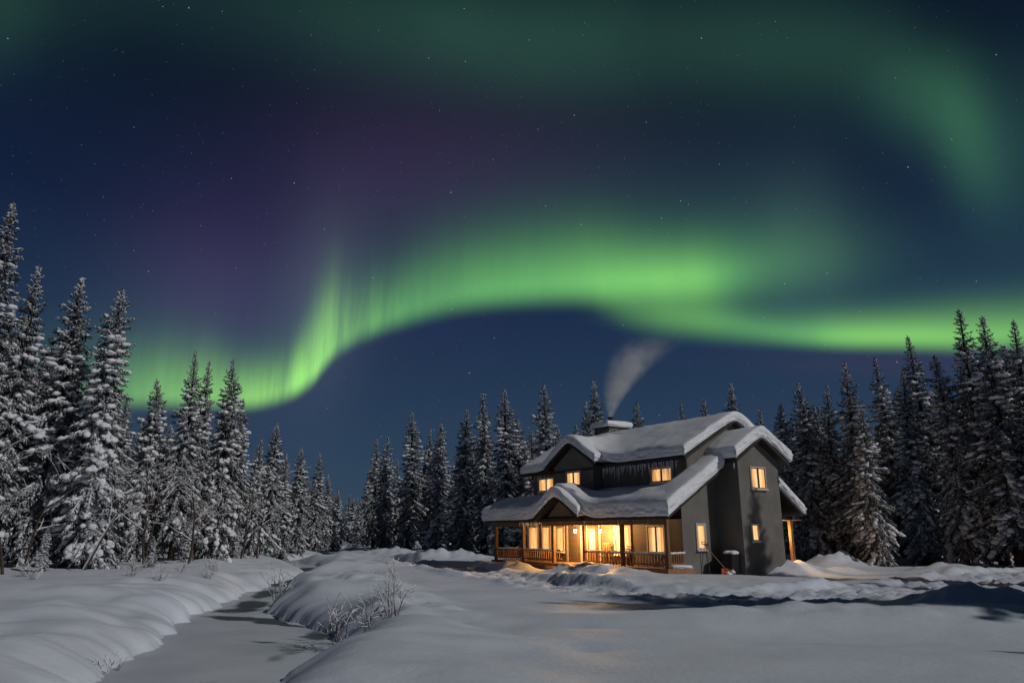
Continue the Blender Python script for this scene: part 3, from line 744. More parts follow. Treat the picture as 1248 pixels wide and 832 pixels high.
# porch lanterns hanging from the ceiling boards: they give off light
def lamp(s, v, z, top, w_, label):
    p = HOUSE + HE * s + HV * v
    o = empty('porch_lantern', (p[0], p[1], z), HR_, label, 'lantern', 'lit lanterns under the porch roofs')
    MB().tube([(0, 0, .15), (0, 0, top - z - .012)], .012, 6).tube([(0, 0, top - z - .03), (0, 0, top - z - .003)], .06, 10).build('stem', metal_m, o)
    MB().tube([(0, 0, .16), (0, 0, .10)], [.03, .12], 8).build('cap', metal_m, o)
    MB().tube([(0, 0, -.10), (0, 0, .095)], [.065, .09], 8).build('lamp_glass', bulb_m, o)
    fr = MB()
    for k in range(4):
        a = math.pi / 4 + k * math.pi / 2
        fr.tube([(.070 * math.cos(a), .070 * math.sin(a), -.11), (.098 * math.cos(a), .098 * math.sin(a), .10)], .007, 4)
    fr.tube([(0, 0, -.125), (0, 0, -.105)], .07, 8).build('frame', metal_m, o)
    l = bpy.data.objects.new('lantern_light', bpy.data.lights.new('lantern_light', 'POINT')); col.objects.link(l)
    l.parent = o; l.location = (0, 0, -.24); l.data.energy = w_; l.data.color = (1.0, .53, .18); l.data.shadow_soft_size = .09
    return o
HR_ = -(math.pi / 2 - HA)
lamp(-7.55, -.8, 2.13, 2.64, 360, 'glowing lantern hanging in the porch, left of the front door')
lamp(-5.35, -.8, 2.15, 2.64, 360, 'glowing lantern hanging in the porch, right of the front door')
lamp(.6, 6.3, 2.25, 2.68, 300, 'glowing lantern under the back porch roof behind the tower')
# icicles
def icicle(x, y, z, L, r):
    k = rnd.uniform(-.02, .02)
    MB().tube([(x, y, z + .03), (x + k * .3, y, z - L * .35), (x + k, y, z - L * .75), (x + k, y, z - L)], [r, r * .75, r * .38, .002], 5).build('icicle', ice_m, house, smooth=True)
ni = 0
for i in range(56):
    s = -5.95 + 5.9 * i / 56 + rnd.uniform(-.11, .11)
    icicle(s, .03 + rnd.uniform(-.03, .03), 5.60, rnd.choice([.2, .35, .5, .75, .95]) * rnd.uniform(.7, 1.15) * (.85 + .25 * math.sin(i * .55)), rnd.uniform(.025, .045))
for i in range(8):
    icicle(-13.9 + 2.9 * i / 8 + rnd.uniform(-.06, .06), .03, 5.60, rnd.uniform(.2, .65), rnd.uniform(.018, .032))
for i in range(18):
    icicle(-11.5 + 2.4 * i / 18 + rnd.uniform(-.05, .05), -1.97, 2.70, rnd.choice([.2, .35, .5, .75]) * rnd.uniform(.8, 1.2), rnd.uniform(.018, .034))
for i in range(16):
    icicle(-5.2 + 6.1 * i / 16 + rnd.uniform(-.08, .08), -1.97, 2.70, rnd.choice([.08, .12, .2, .35]) * rnd.uniform(.8, 1.3), rnd.uniform(.012, .026))
for v in (2.1, 2.16, 6.12):
    icicle(1.7, v, tow_z(v) - .15, .4, .025)
# chimney
ch = MB().box(-12.0, -10.46, 4.5, 6.1, 6.0, 8.86).build('chimney', stone_m, house)
MB().box(-12.1, -10.36, 4.4, 6.2, 8.865, 8.95).build('chimney_cap', fascia_m, ch)
snow_slab(-12.18, -10.28, 4.32, 6.28, lambda s, v: s * 0 + 8.95, .36, 'chimney_snow', ch, seed=71)
MB().tube([(-11.2, 5.3, 8.9), (-11.2, 5.3, 9.62)], .17, 14).tube([(-11.2, 5.3, 9.62), (-11.2, 5.3, 9.68)], .21, 14).build('flue', metal_m, ch)

# ------------------------------------------------------------------ things round the house
def HW(s, v, z=None):
    p = HOUSE + HE * s + HV * v
    return (p[0], p[1], gz(p[0], p[1]) if z is None else z)
HR = -(math.pi / 2 - HA)
b_ = empty('wheeled_bin', HW(.55, 3.15), HR + .1, 'black wheeled bin with a snowy lid beside the tower wall', 'bin')
b_.location = HW(.75, 2.1); b_.location = HW(1.0, 2.15)
MB().prism([(-.27, .08), (.27, .08), (.33, 1.0), (-.33, 1.0)], 'y', -.30, .30).build('body', black_m, b_, bevel=.02)
MB().prism([(-.36, 1.005), (.36, 1.005), (.34, 1.07), (-.34, 1.07)], 'y', -.34, .33).build('lid', black_m, b_, bevel=.015)
for s in (-1, 1): MB().tube([(s * .28, .24, .09), (s * .34, .24, .09)], .09, 12).build('wheel', black_m, b_)
MB().tube([(-.3, .37, 1.0), (.3, .37, 1.0)], .018, 6).build('handle', black_m, b_)
m_ = MB()
for i in range(14): m_.blob((rnd.uniform(-.26, .26), rnd.uniform(-.25, .24), 1.10 + rnd.uniform(0, .03)), (.17, .17, .10), i, .12, 2)
m_.build('lid_snow', roofsnow_m, b_, smooth=True)
# orange shovel leaning on the wall
def lean(name, foot, head, label, cat):
    o = empty(name, foot, 0, label, cat); return o, Vector(head) - Vector(foot)
f0 = HW(1.1, 1.75)
sh = empty('snow_shovel', (f0[0], f0[1], f0[2] + .03), HR - math.pi / 4, 'orange bladed snow shovel leaning against the grey side wall', 'shovel')
g = Vector((-.25, -1.02, 1.50))
MB().tube([(.02, 0, .25), g], .02, 8).build('handle', ash_m, sh)
MB().tube([g + Vector((0, -.09, 0)), g + Vector((0, -.08, .10)), g + Vector((0, .08, .10)), g + Vector((0, .09, 0)), g + Vector((0, -.09, 0))], .02, 6).build('grip', black_m, sh)
bl = MB(); vs = []; fs = []
for i in range(11):
    for j in range(7):
        u = -1 + 2 * i / 10; w = j / 6
        vs.append((.20 - .24 * w - .05 * math.sin(w * 3.14) + .05 * u * u, u * .29, .02 + .34 * w))
for i in range(10):
    for j in range(6): fs.append((i * 7 + j, i * 7 + j + 1, (i + 1) * 7 + j + 1, (i + 1) * 7 + j))
bo = bl.addv(vs, fs).build('blade', orange_m, sh, smooth=True)
so = bo.modifiers.new('thick', 'SOLIDIFY'); so.thickness = .02
m_ = MB()
for i in range(7): m_.blob((.16 + rnd.uniform(-.04, .06), .12 + rnd.uniform(-.1, .22), .10 + rnd.uniform(0, .16)), (.09, .11, .07), i, .15, 2)
m_.build('blade_snow', roofsnow_m, sh, smooth=True)
# black framed scoop handle leaning beside it
f1 = HW(.42, 1.55)
so_ = empty('snow_scoop', f1, HR, 'black framed snow scoop standing up against the side wall', 'scoop')
MB().tube([(.05, -.30, .0), (-.30, -.07, 1.42), (-.31, 0, 1.50), (-.30, .07, 1.42), (.05, .34, .0)], .018, 7).tube([(-.03, -.24, .3), (-.03, .27, .3)], .014, 6).build('frame', metal_m, so_)
MB().tube([(-.31, -.08, 1.47), (-.31, .08, 1.47)], .035, 8).build('grip', black_m, so_)
# porch furniture
c_ = empty('porch_chair', HW(-5.35, -.55, .40), HR + .3, 'wooden slatted armchair on the porch by the front door', 'chair')
MB().box(-.28, .28, -.25, .27, .38, .43).build('seat', timber_m, c_)
bb = MB()
for i in range(5): bb.box(-.26 + .115 * i, -.20 + .115 * i, .25, .28, .43, 1.05)
bb.box(-.28, .28, .245, .285, 1.05, 1.12).build('backrest', timber_m, c_)
for x in (-1, 1):
    MB().box(x * .30 - .035, x * .30 + .035, -.27, .28, .62, .66).build('armrest', timber_m, c_)
    for y in (-.24, .24): MB().box(x * .28 - .025, x * .28 + .025, y - .025, y + .025, 0, .62 if y < 0 else .62).build('leg', timber_m, c_)
p_ = empty('potted_plant', HW(-3.2, -.6, .40), 0, 'dry bushy plant in a dark pot on the porch behind the railing', 'plant')
MB().tube([(0, 0, 0), (0, 0, .42)], [.16, .22], 14).build('pot', fascia_m, p_)
m_ = MB()
for i in range(46):
    a = rnd.uniform(0, 6.28); e = rnd.uniform(.5, 1.45); L = rnd.uniform(.3, .62)
    q = Vector((math.cos(a) * math.cos(e), math.sin(a) * math.cos(e), math.sin(e))) * L
    m_.tube([(0, 0, .4), (q.x * .5, q.y * .5, .4 + q.z * .6), (q.x, q.y, .4 + q.z)], [.008, .006, .004], 4)
    m_.blob((q.x, q.y, .4 + q.z), (.035, .035, .03), i, .3, 1)
m_.build('stems', twig_m, p_)
br_ = empty('porch_broom', HW(-4.95, -.35, .40), HR, 'long handled broom leaning on the porch wall beside the right lantern', 'broom')
MB().tube([(0, 0, .25), (-.12, .28, 1.65)], .014, 6).build('handle', fascia_m, br_)
MB().prism([(-.16, 0), (.16, 0), (.06, .28), (-.06, .28)], 'y', -.04, .04).build('brush', ash_m, br_)

# ------------------------------------------------------------------ smoke from the flue
def smoke():
    p = house.location + Matrix.Rotation(HR, 3, 'Z') @ Vector((-11.2, 5.3, 9.66))
    n = 14; pts = []; rad = []
    for i in range(n):
        t = i / (n - 1)
        pts.append(Vector((p.x + .5 * t + 4.2 * t ** 1.9, p.y + 1.6 * t ** 1.5, p.z + 7.6 * t - .8 * t * t)))
        rad.append(.24 + 4.2 * t ** .8 * (1 - .25 * t))
    rad[-1] = 1.6
    o = MB().tube(pts, rad, 14).build('chimney_smoke', None, None, smooth=True)
    m = bpy.data.materials.new('smoke'); m.use_nodes = True; nt = m.node_tree; nt.nodes.clear()
    out = mnode(m, 'ShaderNodeOutputMaterial'); vol = mnode(m, 'ShaderNodeVolumePrincipled')
    vol.inputs['Color'].default_value = (.9, .9, .92, 1); vol.inputs['Anisotropy'].default_value = 0.1
    t = mnode(m, 'ShaderNodeTexCoord')
    nz_ = mnode(m, 'ShaderNodeTexNoise'); nz_.inputs['Scale'].default_value = .75; nz_.inputs['Detail'].default_value = 6; nz_.inputs['Distortion'].default_value = 1.4
    nt.links.new(t.outputs['Object'], nz_.inputs['Vector'])
    g = mnode(m, 'ShaderNodeSeparateXYZ'); nt.links.new(t.outputs['Object'], g.inputs[0])
    # thins out with height above the flue, thins towards the rim through its own curl
    mr = mnode(m, 'ShaderNodeMapRange', interpolation_type='SMOOTHSTEP')
    mr.inputs[1].default_value = p.z - .5; mr.inputs[2].default_value = p.z + 6.4; mr.inputs[3].default_value = 1.3; mr.inputs[4].default_value = 0.0
    nt.links.new(g.outputs[2], mr.inputs[0])
    nr = mnode(m, 'ShaderNodeMapRange'); nr.inputs[1].default_value = .40; nr.inputs[2].default_value = .72; nr.inputs[3].default_value = 0; nr.inputs[4].default_value = 1
    nt.links.new(nz_.outputs[0], nr.inputs[0])
    # radial falloff from the plume axis (the same curve as the mesh)
    tt = mnode(m, 'ShaderNodeMapRange'); tt.inputs[1].default_value = p.z; tt.inputs[2].default_value = p.z + 6.8; nt.links.new(g.outputs[2], tt.inputs[0])
    def MM(op, a, b):
        q = mnode(m, 'ShaderNodeMath', operation=op)
        for i, x in enumerate((a, b)):
            if isinstance(x, (int, float)): q.inputs[i].default_value = x
            else: nt.links.new(x, q.inputs[i])
        return q.outputs[0]
    ax = MM('ADD', MM('MULTIPLY', MM('POWER', tt.outputs[0], 1.9), 4.2), MM('MULTIPLY', tt.outputs[0], .5))
    ay = MM('MULTIPLY', MM('POWER', tt.outputs[0], 1.5), 1.6)
    dx = MM('SUBTRACT', MM('SUBTRACT', g.outputs[0], p.x), ax); dy = MM('SUBTRACT', MM('SUBTRACT', g.outputs[1], p.y), ay)
    rr = MM('SQRT', MM('ADD', MM('MULTIPLY', dx, dx), MM('MULTIPLY', dy, dy)), 0)
    rw = MM('ADD', MM('MULTIPLY', tt.outputs[0], 3.2), .24)
    q = MM('DIVIDE', rr, rw)
    fo = mnode(m, 'ShaderNodeMapRange', interpolation_type='SMOOTHSTEP'); fo.inputs[1].default_value = 0.0; fo.inputs[2].default_value = .95; fo.inputs[3].default_value = 1; fo.inputs[4].default_value = 0
    nt.links.new(q, fo.inputs[0])
    dens = MM('MULTIPLY', MM('MULTIPLY', MM('ADD', MM('MULTIPLY', nr.outputs[0], 1.2), .15), mr.outputs[0]), MM('MULTIPLY', fo.outputs[0], 3.4))
    nt.links.new(dens, vol.inputs['Density']); nt.links.new(vol.outputs[0], out.inputs['Volume'])
    o.data.materials.append(m)
    tag(o, 'pale wisp of smoke drifting up from the snowy stone chimney', 'smoke')
smoke()

# ------------------------------------------------------------------ spruces
def needle_mat():
    m = mat('spruce_needles', (.02, .03, .02), .75, .15); nt = m.node_tree; b = nt.nodes['Principled BSDF']
    t = mnode(m, 'ShaderNodeTexCoord')
    n = mnode(m, 'ShaderNodeTexNoise'); n.inputs['Scale'].default_value = 6.0; n.inputs['Detail'].default_value = 6; n.inputs['Roughness'].default_value = .8
    nt.links.new(t.outputs['Object'], n.inputs['Vector'])
    g = mnode(m, 'ShaderNodeNewGeometry'); s = mnode(m, 'ShaderNodeSeparateXYZ'); nt.links.new(g.outputs['Normal'], s.inputs[0])
    a = mnode(m, 'ShaderNodeMath', operation='MULTIPLY_ADD'); nt.links.new(s.outputs[2], a.inputs[0]); a.inputs[1].default_value = .16; nt.links.new(n.outputs[0], a.inputs[2])
    r = mnode(m, 'ShaderNodeMapRange'); r.inputs[1].default_value = .50; r.inputs[2].default_value = .60; r.inputs[3].default_value = 0.02; r.inputs[4].default_value = .9
    nt.links.new(a.outputs[0], r.inputs[0])
    mx = mnode(m, 'ShaderNodeMix', data_type='RGBA'); mx.inputs['A'].default_value = (.014, .021, .015, 1); mx.inputs['B'].default_value = (.55, .57, .60, 1)
    nt.links.new(r.outputs[0], mx.inputs['Factor']); nt.links.new(mx.outputs['Result'], b.inputs['Base Color'])
    return m
needle_m = needle_mat()
bm_ = bmesh.new(); bmesh.ops.create_icosphere(bm_, subdivisions=1, radius=1)
bm_.verts.index_update()
ICO0V = np.array([v.co[:] for v in bm_.verts]); ICO0F = np.array([[v.index for v in f.verts] for f in bm_.faces]); bm_.free()
bm_ = bmesh.new(); bmesh.ops.create_icosphere(bm_, subdivisions=2, radius=1)
bm_.verts.index_update()
ICO1V = np.array([v.co[:] for v in bm_.verts]); ICO1F = np.array([[v.index for v in f.verts] for f in bm_.faces]); bm_.free()
def fronds(S, D, Ln, Wd, rng):
    """two crossed lozenges per frond"""
    n = len(S)
    up = np.tile([0, 0, 1.0], (n, 1)) + rng.normal(0, .35, (n, 3))
    side = np.cross(D, up); side /= np.linalg.norm(side, axis=1)[:, None] + 1e-9
    nor = np.cross(side, D)
    T = S + D * Ln[:, None]; Mi = S + D * (Ln * .45)[:, None]
    V = np.empty((n, 8, 3)); w = Wd[:, None]
    V[:, 0] = S; V[:, 1] = Mi + side * w; V[:, 2] = T; V[:, 3] = Mi - side * w
    V[:, 4] = S; V[:, 5] = Mi + nor * w * .8; V[:, 6] = T; V[:, 7] = Mi - nor * w * .8
    F = np.array([[0, 1, 2, 3], [4, 5, 6, 7]])[None] + (np.arange(n) * 8)[:, None, None]
    return V.reshape(-1, 3), F.reshape(-1, 4)
def lumps(C, D, S3, rng, base=0):
    """flattened snow lumps lying along D"""
    BV, BF = (ICO1V, ICO1F) if base else (ICO0V, ICO0F)
    n = len(C); k = len(BV)
    up = np.tile([0, 0, 1.0], (n, 1))
    side = np.cross(D, up); side /= np.linalg.norm(side, axis=1)[:, None] + 1e-9
    nor = np.cross(side, D)
    J = 1 + rng.uniform(-.22, .22, (n, k))
    P = BV[None] * J[:, :, None] * S3[:, None, :]
    V = C[:, None] + P[:, :, 0:1] * D[:, None] + P[:, :, 1:2] * side[:, None] + P[:, :, 2:3] * nor[:, None]
    F = BF[None] + (np.arange(n) * k)[:, None, None]
    return V.reshape(-1, 3), F.reshape(-1, 3)
def spruce(seed, Ht, Rb, label, snowy=1.0, low=1.0, bushy=1.0, pads=0.0):
    rng = np.random.default_rng(seed)
    root = empty('spruce_tree', (0, 0, 0), 0, label, 'tree')
    tb = MB()
    bx, by = rng.uniform(-.25, .25, 2)
    def axis_(z): t = np.clip(z / Ht, 0, 1); return np.array([bx * np.sin(t * 3.1), by * np.sin(t * 2.6), 0]) 
    zs = np.linspace(-.4, Ht, 16)
    tb.tube([tuple(axis_(z) + [0, 0, z]) for z in zs], [.017 * Ht * (1 - z / Ht) ** .8 + .012 if z < Ht else .01 for z in zs], 9)
    # dead lower limbs
    for i in range(14):
        a = rng.uniform(0, 6.28); z = rng.uniform(.5, 2.6) * low; L = rng.uniform(.4, 1.3)
        d = np.array([math.cos(a), math.sin(a), 0])
        p0 = axis_(z) + [0, 0, z]
        tb.tube([tuple(p0), tuple(p0 + d * L * .5 + [0, 0, -.05]), tuple(p0 + d * L + [0, 0, -.3 * L])], [.022, .015, .006], 4, False)
    tb.build('trunk', bark_m, root, smooth=True)
    FS, FD, FL, FW = [], [], [], []
    SC, SD, SS = [], [], []
    BC, BD, BS = [], [], []
    lim = MB()
    irregular = rng.uniform(.62, 1.22, 96)
    # places on the crown where the snow has piled up
    heavy = [(rng.uniform(.06, .8), rng.uniform(0, 6.283)) for _ in range(int(14 + 30 * pads))]
    z = .8 * low + .3
    a = rng.uniform(0, 6.28)
    while z < Ht - .10:
        t = (z - .8) / (Ht - .8)
        a += 2.399 + rng.normal(0, .35)
        prof = (1 - t) ** (.80 - .08 * pads) * (.70 + .30 * min(1, t / .22))
        sec = irregular[int((a % 6.283) / 6.283 * 8) + 8 * int(t * 11.99)]
        L = max(.10, Rb * prof * rng.uniform(.62, 1.12) * sec + .04)
        if rng.random() < .06: L *= 1.25
        e0 = math.radians(np.interp(t, [0, .35, .7, .92, 1], [-34, -22, -8, 18, 55]) + rng.normal(0, 7))
        dr = np.interp(t, [0, .5, 1], [.55, .38, .05]) * rng.uniform(.6, 1.4)
        d = np.array([math.cos(a), math.sin(a), 0]); o = axis_(z) + [0, 0, z]
        def pt(u): return o + d * (L * u * math.cos(e0)) + np.array([0, 0, L * (u * math.sin(e0) - dr * u * u + .20 * u ** 4)])
        n = max(3, int(L / .10))
        us = np.linspace(.15, 1, n)
        pts = np.array([pt(u) for u in us])
        tan = np.gradient(pts, axis=0); tan /= np.linalg.norm(tan, axis=1)[:, None] + 1e-9
        sidev = np.array([-math.sin(a), math.cos(a), 0])
        if L > .5: lim.tube([tuple(pt(u)) for u in (0, .4, .8)], [.016 + .005 * L, .012 + .003 * L, .004], 4, False)
        hv = 0.0
        for th, ah in heavy:
            da = abs((a - ah + 3.1416) % 6.2832 - 3.1416) * L
            hv = max(hv, math.exp(-((t - th) * Ht / .55) ** 2 - (da / .7) ** 2))
        sw = snowy * rng.choice([.35, .75, 1.1])
        for k_, u in enumerate(us):
            p = pts[k_]; tg = tan[k_]
            tl = (.05 + .26 * L * (1 - u) * .62 + .15 * min(1, L / .6)) * rng.uniform(.65, 1.35)
            for sgn in (-1, 1):
                if rng.random() < .12: continue
                dd = tg * .8 + sidev * sgn * rng.uniform(.5, 1.1) + np.array([0, 0, rng.uniform(-.75, .05)])
                dd /= np.linalg.norm(dd)
                FS.append(p); FD.append(dd); FL.append(tl); FW.append(.022 + .055 * tl)
                if tl > .17:
                    for q in (.35, .7):
                        d2 = dd + tg * rng.uniform(-.3, .6) + np.array([0, 0, rng.uniform(-1.3, -.1)]); d2 /= np.linalg.norm(d2)
                        FS.append(p + dd * tl * q); FD.append(d2); FL.append(tl * .66); FW.append(.020 + .045 * tl)
                if rng.random() < (.60 + .25 * t) * sw:
                    q = rng.uniform(.2, .9)
                    r = rng.uniform(.020, .052)
                    SC.append(p + dd * tl * q + [0, 0, .015 + r * .2]); SD.append(dd); SS.append([r * rng.uniform(1.2, 2.4), r * 1.0, r * .65])
            dd = tg + rng.normal(0, .18, 3); dd /= np.linalg.norm(dd)
            FS.append(p); FD.append(dd); FL.append(min(.20, .06 + .3 * L)); FW.append(.03)
            for _ in range(1 + int(t < .5)):
                d3 = np.array([rng.normal(0, .4), rng.normal(0, .4), -1.0]) + tg * .4; d3 /= np.linalg.norm(d3)
                FS.append(p); FD.append(d3); FL.append(rng.uniform(.12, .34) * min(1, .35 + .6 * L)); FW.append(.030)
            if rng.random() < (.6 + .3 * t) * sw and u > .2:
                r = rng.uniform(.025, .07) * (.7 + .3 * min(1, L))
                SC.append(p + [0, 0, .02 + r * .3]); SD.append(tg); SS.append([r * 1.7, r * 1.1, r * .7])
            if hv > .25 and u > .45 and rng.random() < hv * .8:
                r = rng.uniform(.08, .17) * (1 + .12 * pads)
                BC.append(p + sidev * rng.normal(0, .16) + [0, 0, .03]); BD.append(tg); BS.append([r * rng.uniform(1.1, 1.5), r * rng.uniform(.9, 1.2), r * .72])
        if L > .45 and rng.random() < .14 * snowy:
            u = rng.uniform(.6, 1.0); p = pt(u); tg = pt(min(1, u + .02)) - pt(u - .02); tg /= np.linalg.norm(tg)
            r = rng.uniform(.07, .12)
            BC.append(p + [0, 0, .03]); BD.append(tg); BS.append([r * 1.5, r, r * .65])
        z += np.interp(t, [0, .3, .7, .93, 1], [.047, .046, .047, .058, .05]) * rng.uniform(.6, 1.4) * Ht / 14
    # leader
    for q in range(5):
        FS.append(axis_(Ht) + [0, 0, Ht - .35 + .07 * q]); FD.append(np.array([rng.normal(0, .25), rng.normal(0, .25), 1.0])); FL.append(.28); FW.append(.03)
    FS, FD = np.array(FS), np.array(FD)
    FD /= np.linalg.norm(FD, axis=1)[:, None]
    V, F = fronds(FS, FD, np.array(FL), np.array(FW), rng)
    lv = np.array(lim.v); lf = np.array(lim.f)
    F = np.concatenate([F, lf + len(V)]); V = np.concatenate([V, lv])
    np_mesh('crown', V, F, needle_m, root, smooth=False)
    V, F = lumps(np.array(SC), np.array(SD), np.array(SS), rng, 0)
    if BC:
        V2, F2 = lumps(np.array(BC), np.array(BD), np.array(BS), rng, 1)
        F = np.concatenate([F, F2 + len(V)]); V = np.concatenate([V, V2])
    np_mesh('snow_load', V, F, treesnow_m, root)
    root['ht'] = Ht
    return root
PROTO = [spruce(101, 14.5, 2.3, 'x', 1.35, .8, 1.0, 1.25),
         spruce(102, 15.5, 2.20, 'x', 1.05, 2.0, 1.0, .5),
         spruce(103, 14.0, 2.05, 'x', 1.0, .9, 1.0, .25),
         spruce(104, 16.5, 2.15, 'x', .95, 2.6, 1.0, .3),
         spruce(105, 13.5, 2.00, 'x', 1.1, .6, 1.0, .35),
         spruce(106, 12.0, 2.05, 'x', 1.2, .4, 1.0, .5)]
HTS = [float(p['ht']) for p in PROTO]
for p in PROTO:
    del p['ht']
USED = [False] * len(PROTO)
def plant(k, x, y, h, rz, label, group=None, wid=1.0, tilt=(0, 0)):
    src = PROTO[k]
    if USED[k]:
        o = src.copy(); col.objects.link(o)
        for c in src.children:
            d = c.copy(); col.objects.link(d); d.parent = o
    else:
        o = src; USED[k] = True
    if 'group' in o: del o['group']
    s = h / HTS[k]
    o.location = (x, y, gz(x, y) - .05); o.scale = (s * wid, s * wid, s); o.rotation_euler = (tilt[0], tilt[1], rz)
    tag(o, label, 'tree', group)
    return o
ORD = ['first', 'second', 'third', 'fourth', 'fifth', 'sixth', 'seventh', 'eighth', 'ninth', 'tenth', 'eleventh', 'twelfth', 'thirteenth', 'fourteenth', 'fifteenth', 'sixteenth', 'seventeenth', 'eighteenth', 'nineteenth']
LEFT = [(-25.1, 33, 17.6, 3, 1.1), (-25.4, 36, 15.3, 1, 1.0), (-24.0, 37.5, 15.2, 2, 1.15), (-20.8, 37, 14.4, 0, 1.05), (-22.8, 46, 11.2, 5, 1.0), (-20.8, 46, 13.1, 3, 1.0), (-20.4, 48, 12.9, 1, .95), (-19.6, 49, 13.3, 4, 1.05), (-20.9, 56, 11.9, 2, 1),
        (-20.7, 60, 9.5, 5, .9), (-21.8, 66, 12.0, 4, 1.15), (-22.8, 74, 10.4, 2, 1.1), (-23.0, 80, 11.3, 4, 1.2), (-23.8, 90, 11.8, 1, 1.1), (-25.2, 100, 10.0, 2, 1.1), (-27.2, 115, 9.3, 5, 1)]
MID = [(-18.2, 98, 14.3, 3, 1.1), (-15.6, 92, 14.0, 2, 1.1), (-12.2, 88, 16.5, 1, 1.25), (-11.1, 95, 15.3, 3, 1.1), (-8.3, 84, 14.4, 4, 1.25), (-5.3, 80, 15.5, 2, 1.2), (-3.0, 78, 16.9, 3, 1.15), (-1.1, 74, 16.6, 1, 1.3), (0.7, 80, 14.3, 5, 1.1),
       (3.1, 70, 16.2, 0, .95), (7.3, 72, 14.7, 2, 1), (7.8, 66, 15.8, 1, 1.1), (12.0, 70, 14.5, 0, .9), (17.1, 72, 14.9, 3, 1), (20.4, 76, 15.9, 4, 1), (20.2, 66, 15.6, 1, 1.1), (24.9, 72, 13.9, 2, 1)]
RIGHT = [(22.1, 58, 12.2, 5, 1.05), (22.9, 57, 13.8, 4, 1.2), (24.6, 56, 13.4, 3, 1.1), (25.3, 54, 14.6, 1, 1.2), (23.1, 47, 9.9, 5, 1.05), (28.3, 54, 14.8, 3, 1.15), (28.2, 51, 13.4, 4, 1.2), (31.4, 55, 16.5, 3, 1.15), (30.1, 50, 14.3, 0, 1.0), (32.0, 49, 17.4, 3, 1.2), (31.7, 47, 16.2, 1, 1.25), (33.3, 46, 15.7, 3, 1.1), (33.6, 44, 15.5, 2, 1.2)]
rt = random.Random(77)
LOOK = ['wide snow-clumped', 'frosted', 'narrow', 'slender dark', 'pointed', 'low full']
for nm, rows in (('left of the creek', LEFT), ('behind the house', MID), ('right of the house', RIGHT)):
    for i, (x, y, h, k, wd) in enumerate(rows):
        plant(k, x, y, h, rt.uniform(0, 6.28), '%s spruce, %s from the left in the front row %s' % (LOOK[k], ORD[i], nm), 'front row spruces ' + nm, wd, (rt.uniform(-.02, .02), rt.uniform(-.02, .02)))
# rows behind: heights kept under the open skyline
SKY = np.array([(-60, .30), (-45.1, 0.291), (-40.2, 0.335), (-37.2, 0.31), (-33.8, 0.238), (-30.9, 0.193), (-25.9, 0.139), (-20.2, 0.113), (-17.1, 0.083), (-12.8, 0.042), (-11.5, 0.031), (-9.8, 0.097), (-1.6, 0.137), (5.0, 0.148), (8.8, 0.136), (14.5, 0.155), (19.3, 0.141), (23.4, 0.163), (28.8, 0.176), (31.5, 0.192), (36.3, 0.22), (42.7, 0.228), (60, .23)])
def skylimit(x, y):
    return np.interp(math.degrees(math.atan2(x, y)), SKY[:, 0], SKY[:, 1]) * math.hypot(x, y) + 2.0
placed = [(r[0], r[1]) for r in LEFT + MID + RIGHT]
def edge_left(y): return np.interp(y, [30, 34, 40, 48, 60, 110, 140], [-25, -22, -21.5, -21.5, -22, -29, -36])
def fill(n, sampler, label, group, kmin, mind, hmin=4.5, hmax=19):
    tries = 0; got = 0
    while got < n and tries < n * 60:
        tries += 1
        x, y = sampler()
        if any((x - a) ** 2 + (y - b) ** 2 < mind * mind for a, b in placed): continue
        h = min(hmax, skylimit(x, y) * rt.uniform(.72, 1.0))
        if h < hmin: continue
        placed.append((x, y)); got += 1
        k = rt.choice([1, 2, 3, 4, 4, 5])
        plant(k, x, y, h, rt.uniform(0, 6.28), label, group, rt.uniform(.95, 1.25) * min(1.5, max(1, (11 / h) ** .5)), (rt.gauss(0, .022), rt.gauss(0, .022)))
def s_left():
    y = 30 + 95 * rt.random() ** 1.4; x = edge_left(y) - rt.uniform(.4, 15) * (1 if y < 70 else .8); return x, y
def s_mid():
    y = rt.uniform(70, 112)
    xl_ = np.interp(y, [70, 80, 100, 112], [1, -5, -18, -22]); return xl_ + rt.uniform(.5, 34), y
def s_right():
    y = rt.uniform(50, 84); x = rt.uniform(22, 56)
    if x < np.interp(y, [46, 58, 84], [31, 22, 18]): return 0, -99
    return x, y
fill(76, s_left, 'snowy spruce standing in the rear rows of the forest left of the creek', 'rear spruces left of the creek', 1, 1.7)
fill(56, s_mid, 'snowy spruce standing in the rear rows behind the house and its left side', 'rear spruces behind the house', 1, 2.2)
fill(56, s_right, 'snowy spruce standing in the rear rows of the forest right of the house', 'rear spruces right of the house', 1, 1.9)
FAR = [(-29.5, 125, 9.5), (-31.5, 132, 9), (-28, 118, 8.8), (-33.5, 140, 9.2), (-30.8, 150, 9.6), (-28.2, 146, 9.4), (-26.5, 152, 10.5), (-25.0, 140, 10.8), (-24.2, 128, 10.5), (-22.6, 120, 11.5), (-21.2, 110, 11.8), (-32.5, 160, 9.4), (-30.2, 166, 9.8), (-35, 150, 9), (-34, 165, 10), (-28.0, 168, 10)]
for i, (x, y, h) in enumerate(FAR):
    plant([2, 4, 1, 5][i % 4], x, y, h, rt.uniform(0, 6.28), 'small far spruce closing the end of the creek gap', 'far spruces at the end of the creek', rt.uniform(1.1, 1.4))
    placed.append((x, y))
for i in range(26):
    x = -58 + 34 * (i + rt.uniform(-.4, .4)) / 25; y = rt.uniform(172, 205)
    plant([2, 4, 1, 5][i % 4], x, y, rt.uniform(9, 11.5) + max(0, (x + 38) * .12), rt.uniform(0, 6.28), 'small far spruce closing the end of the creek gap', 'far spruces at the end of the creek', rt.uniform(1.2, 1.5))
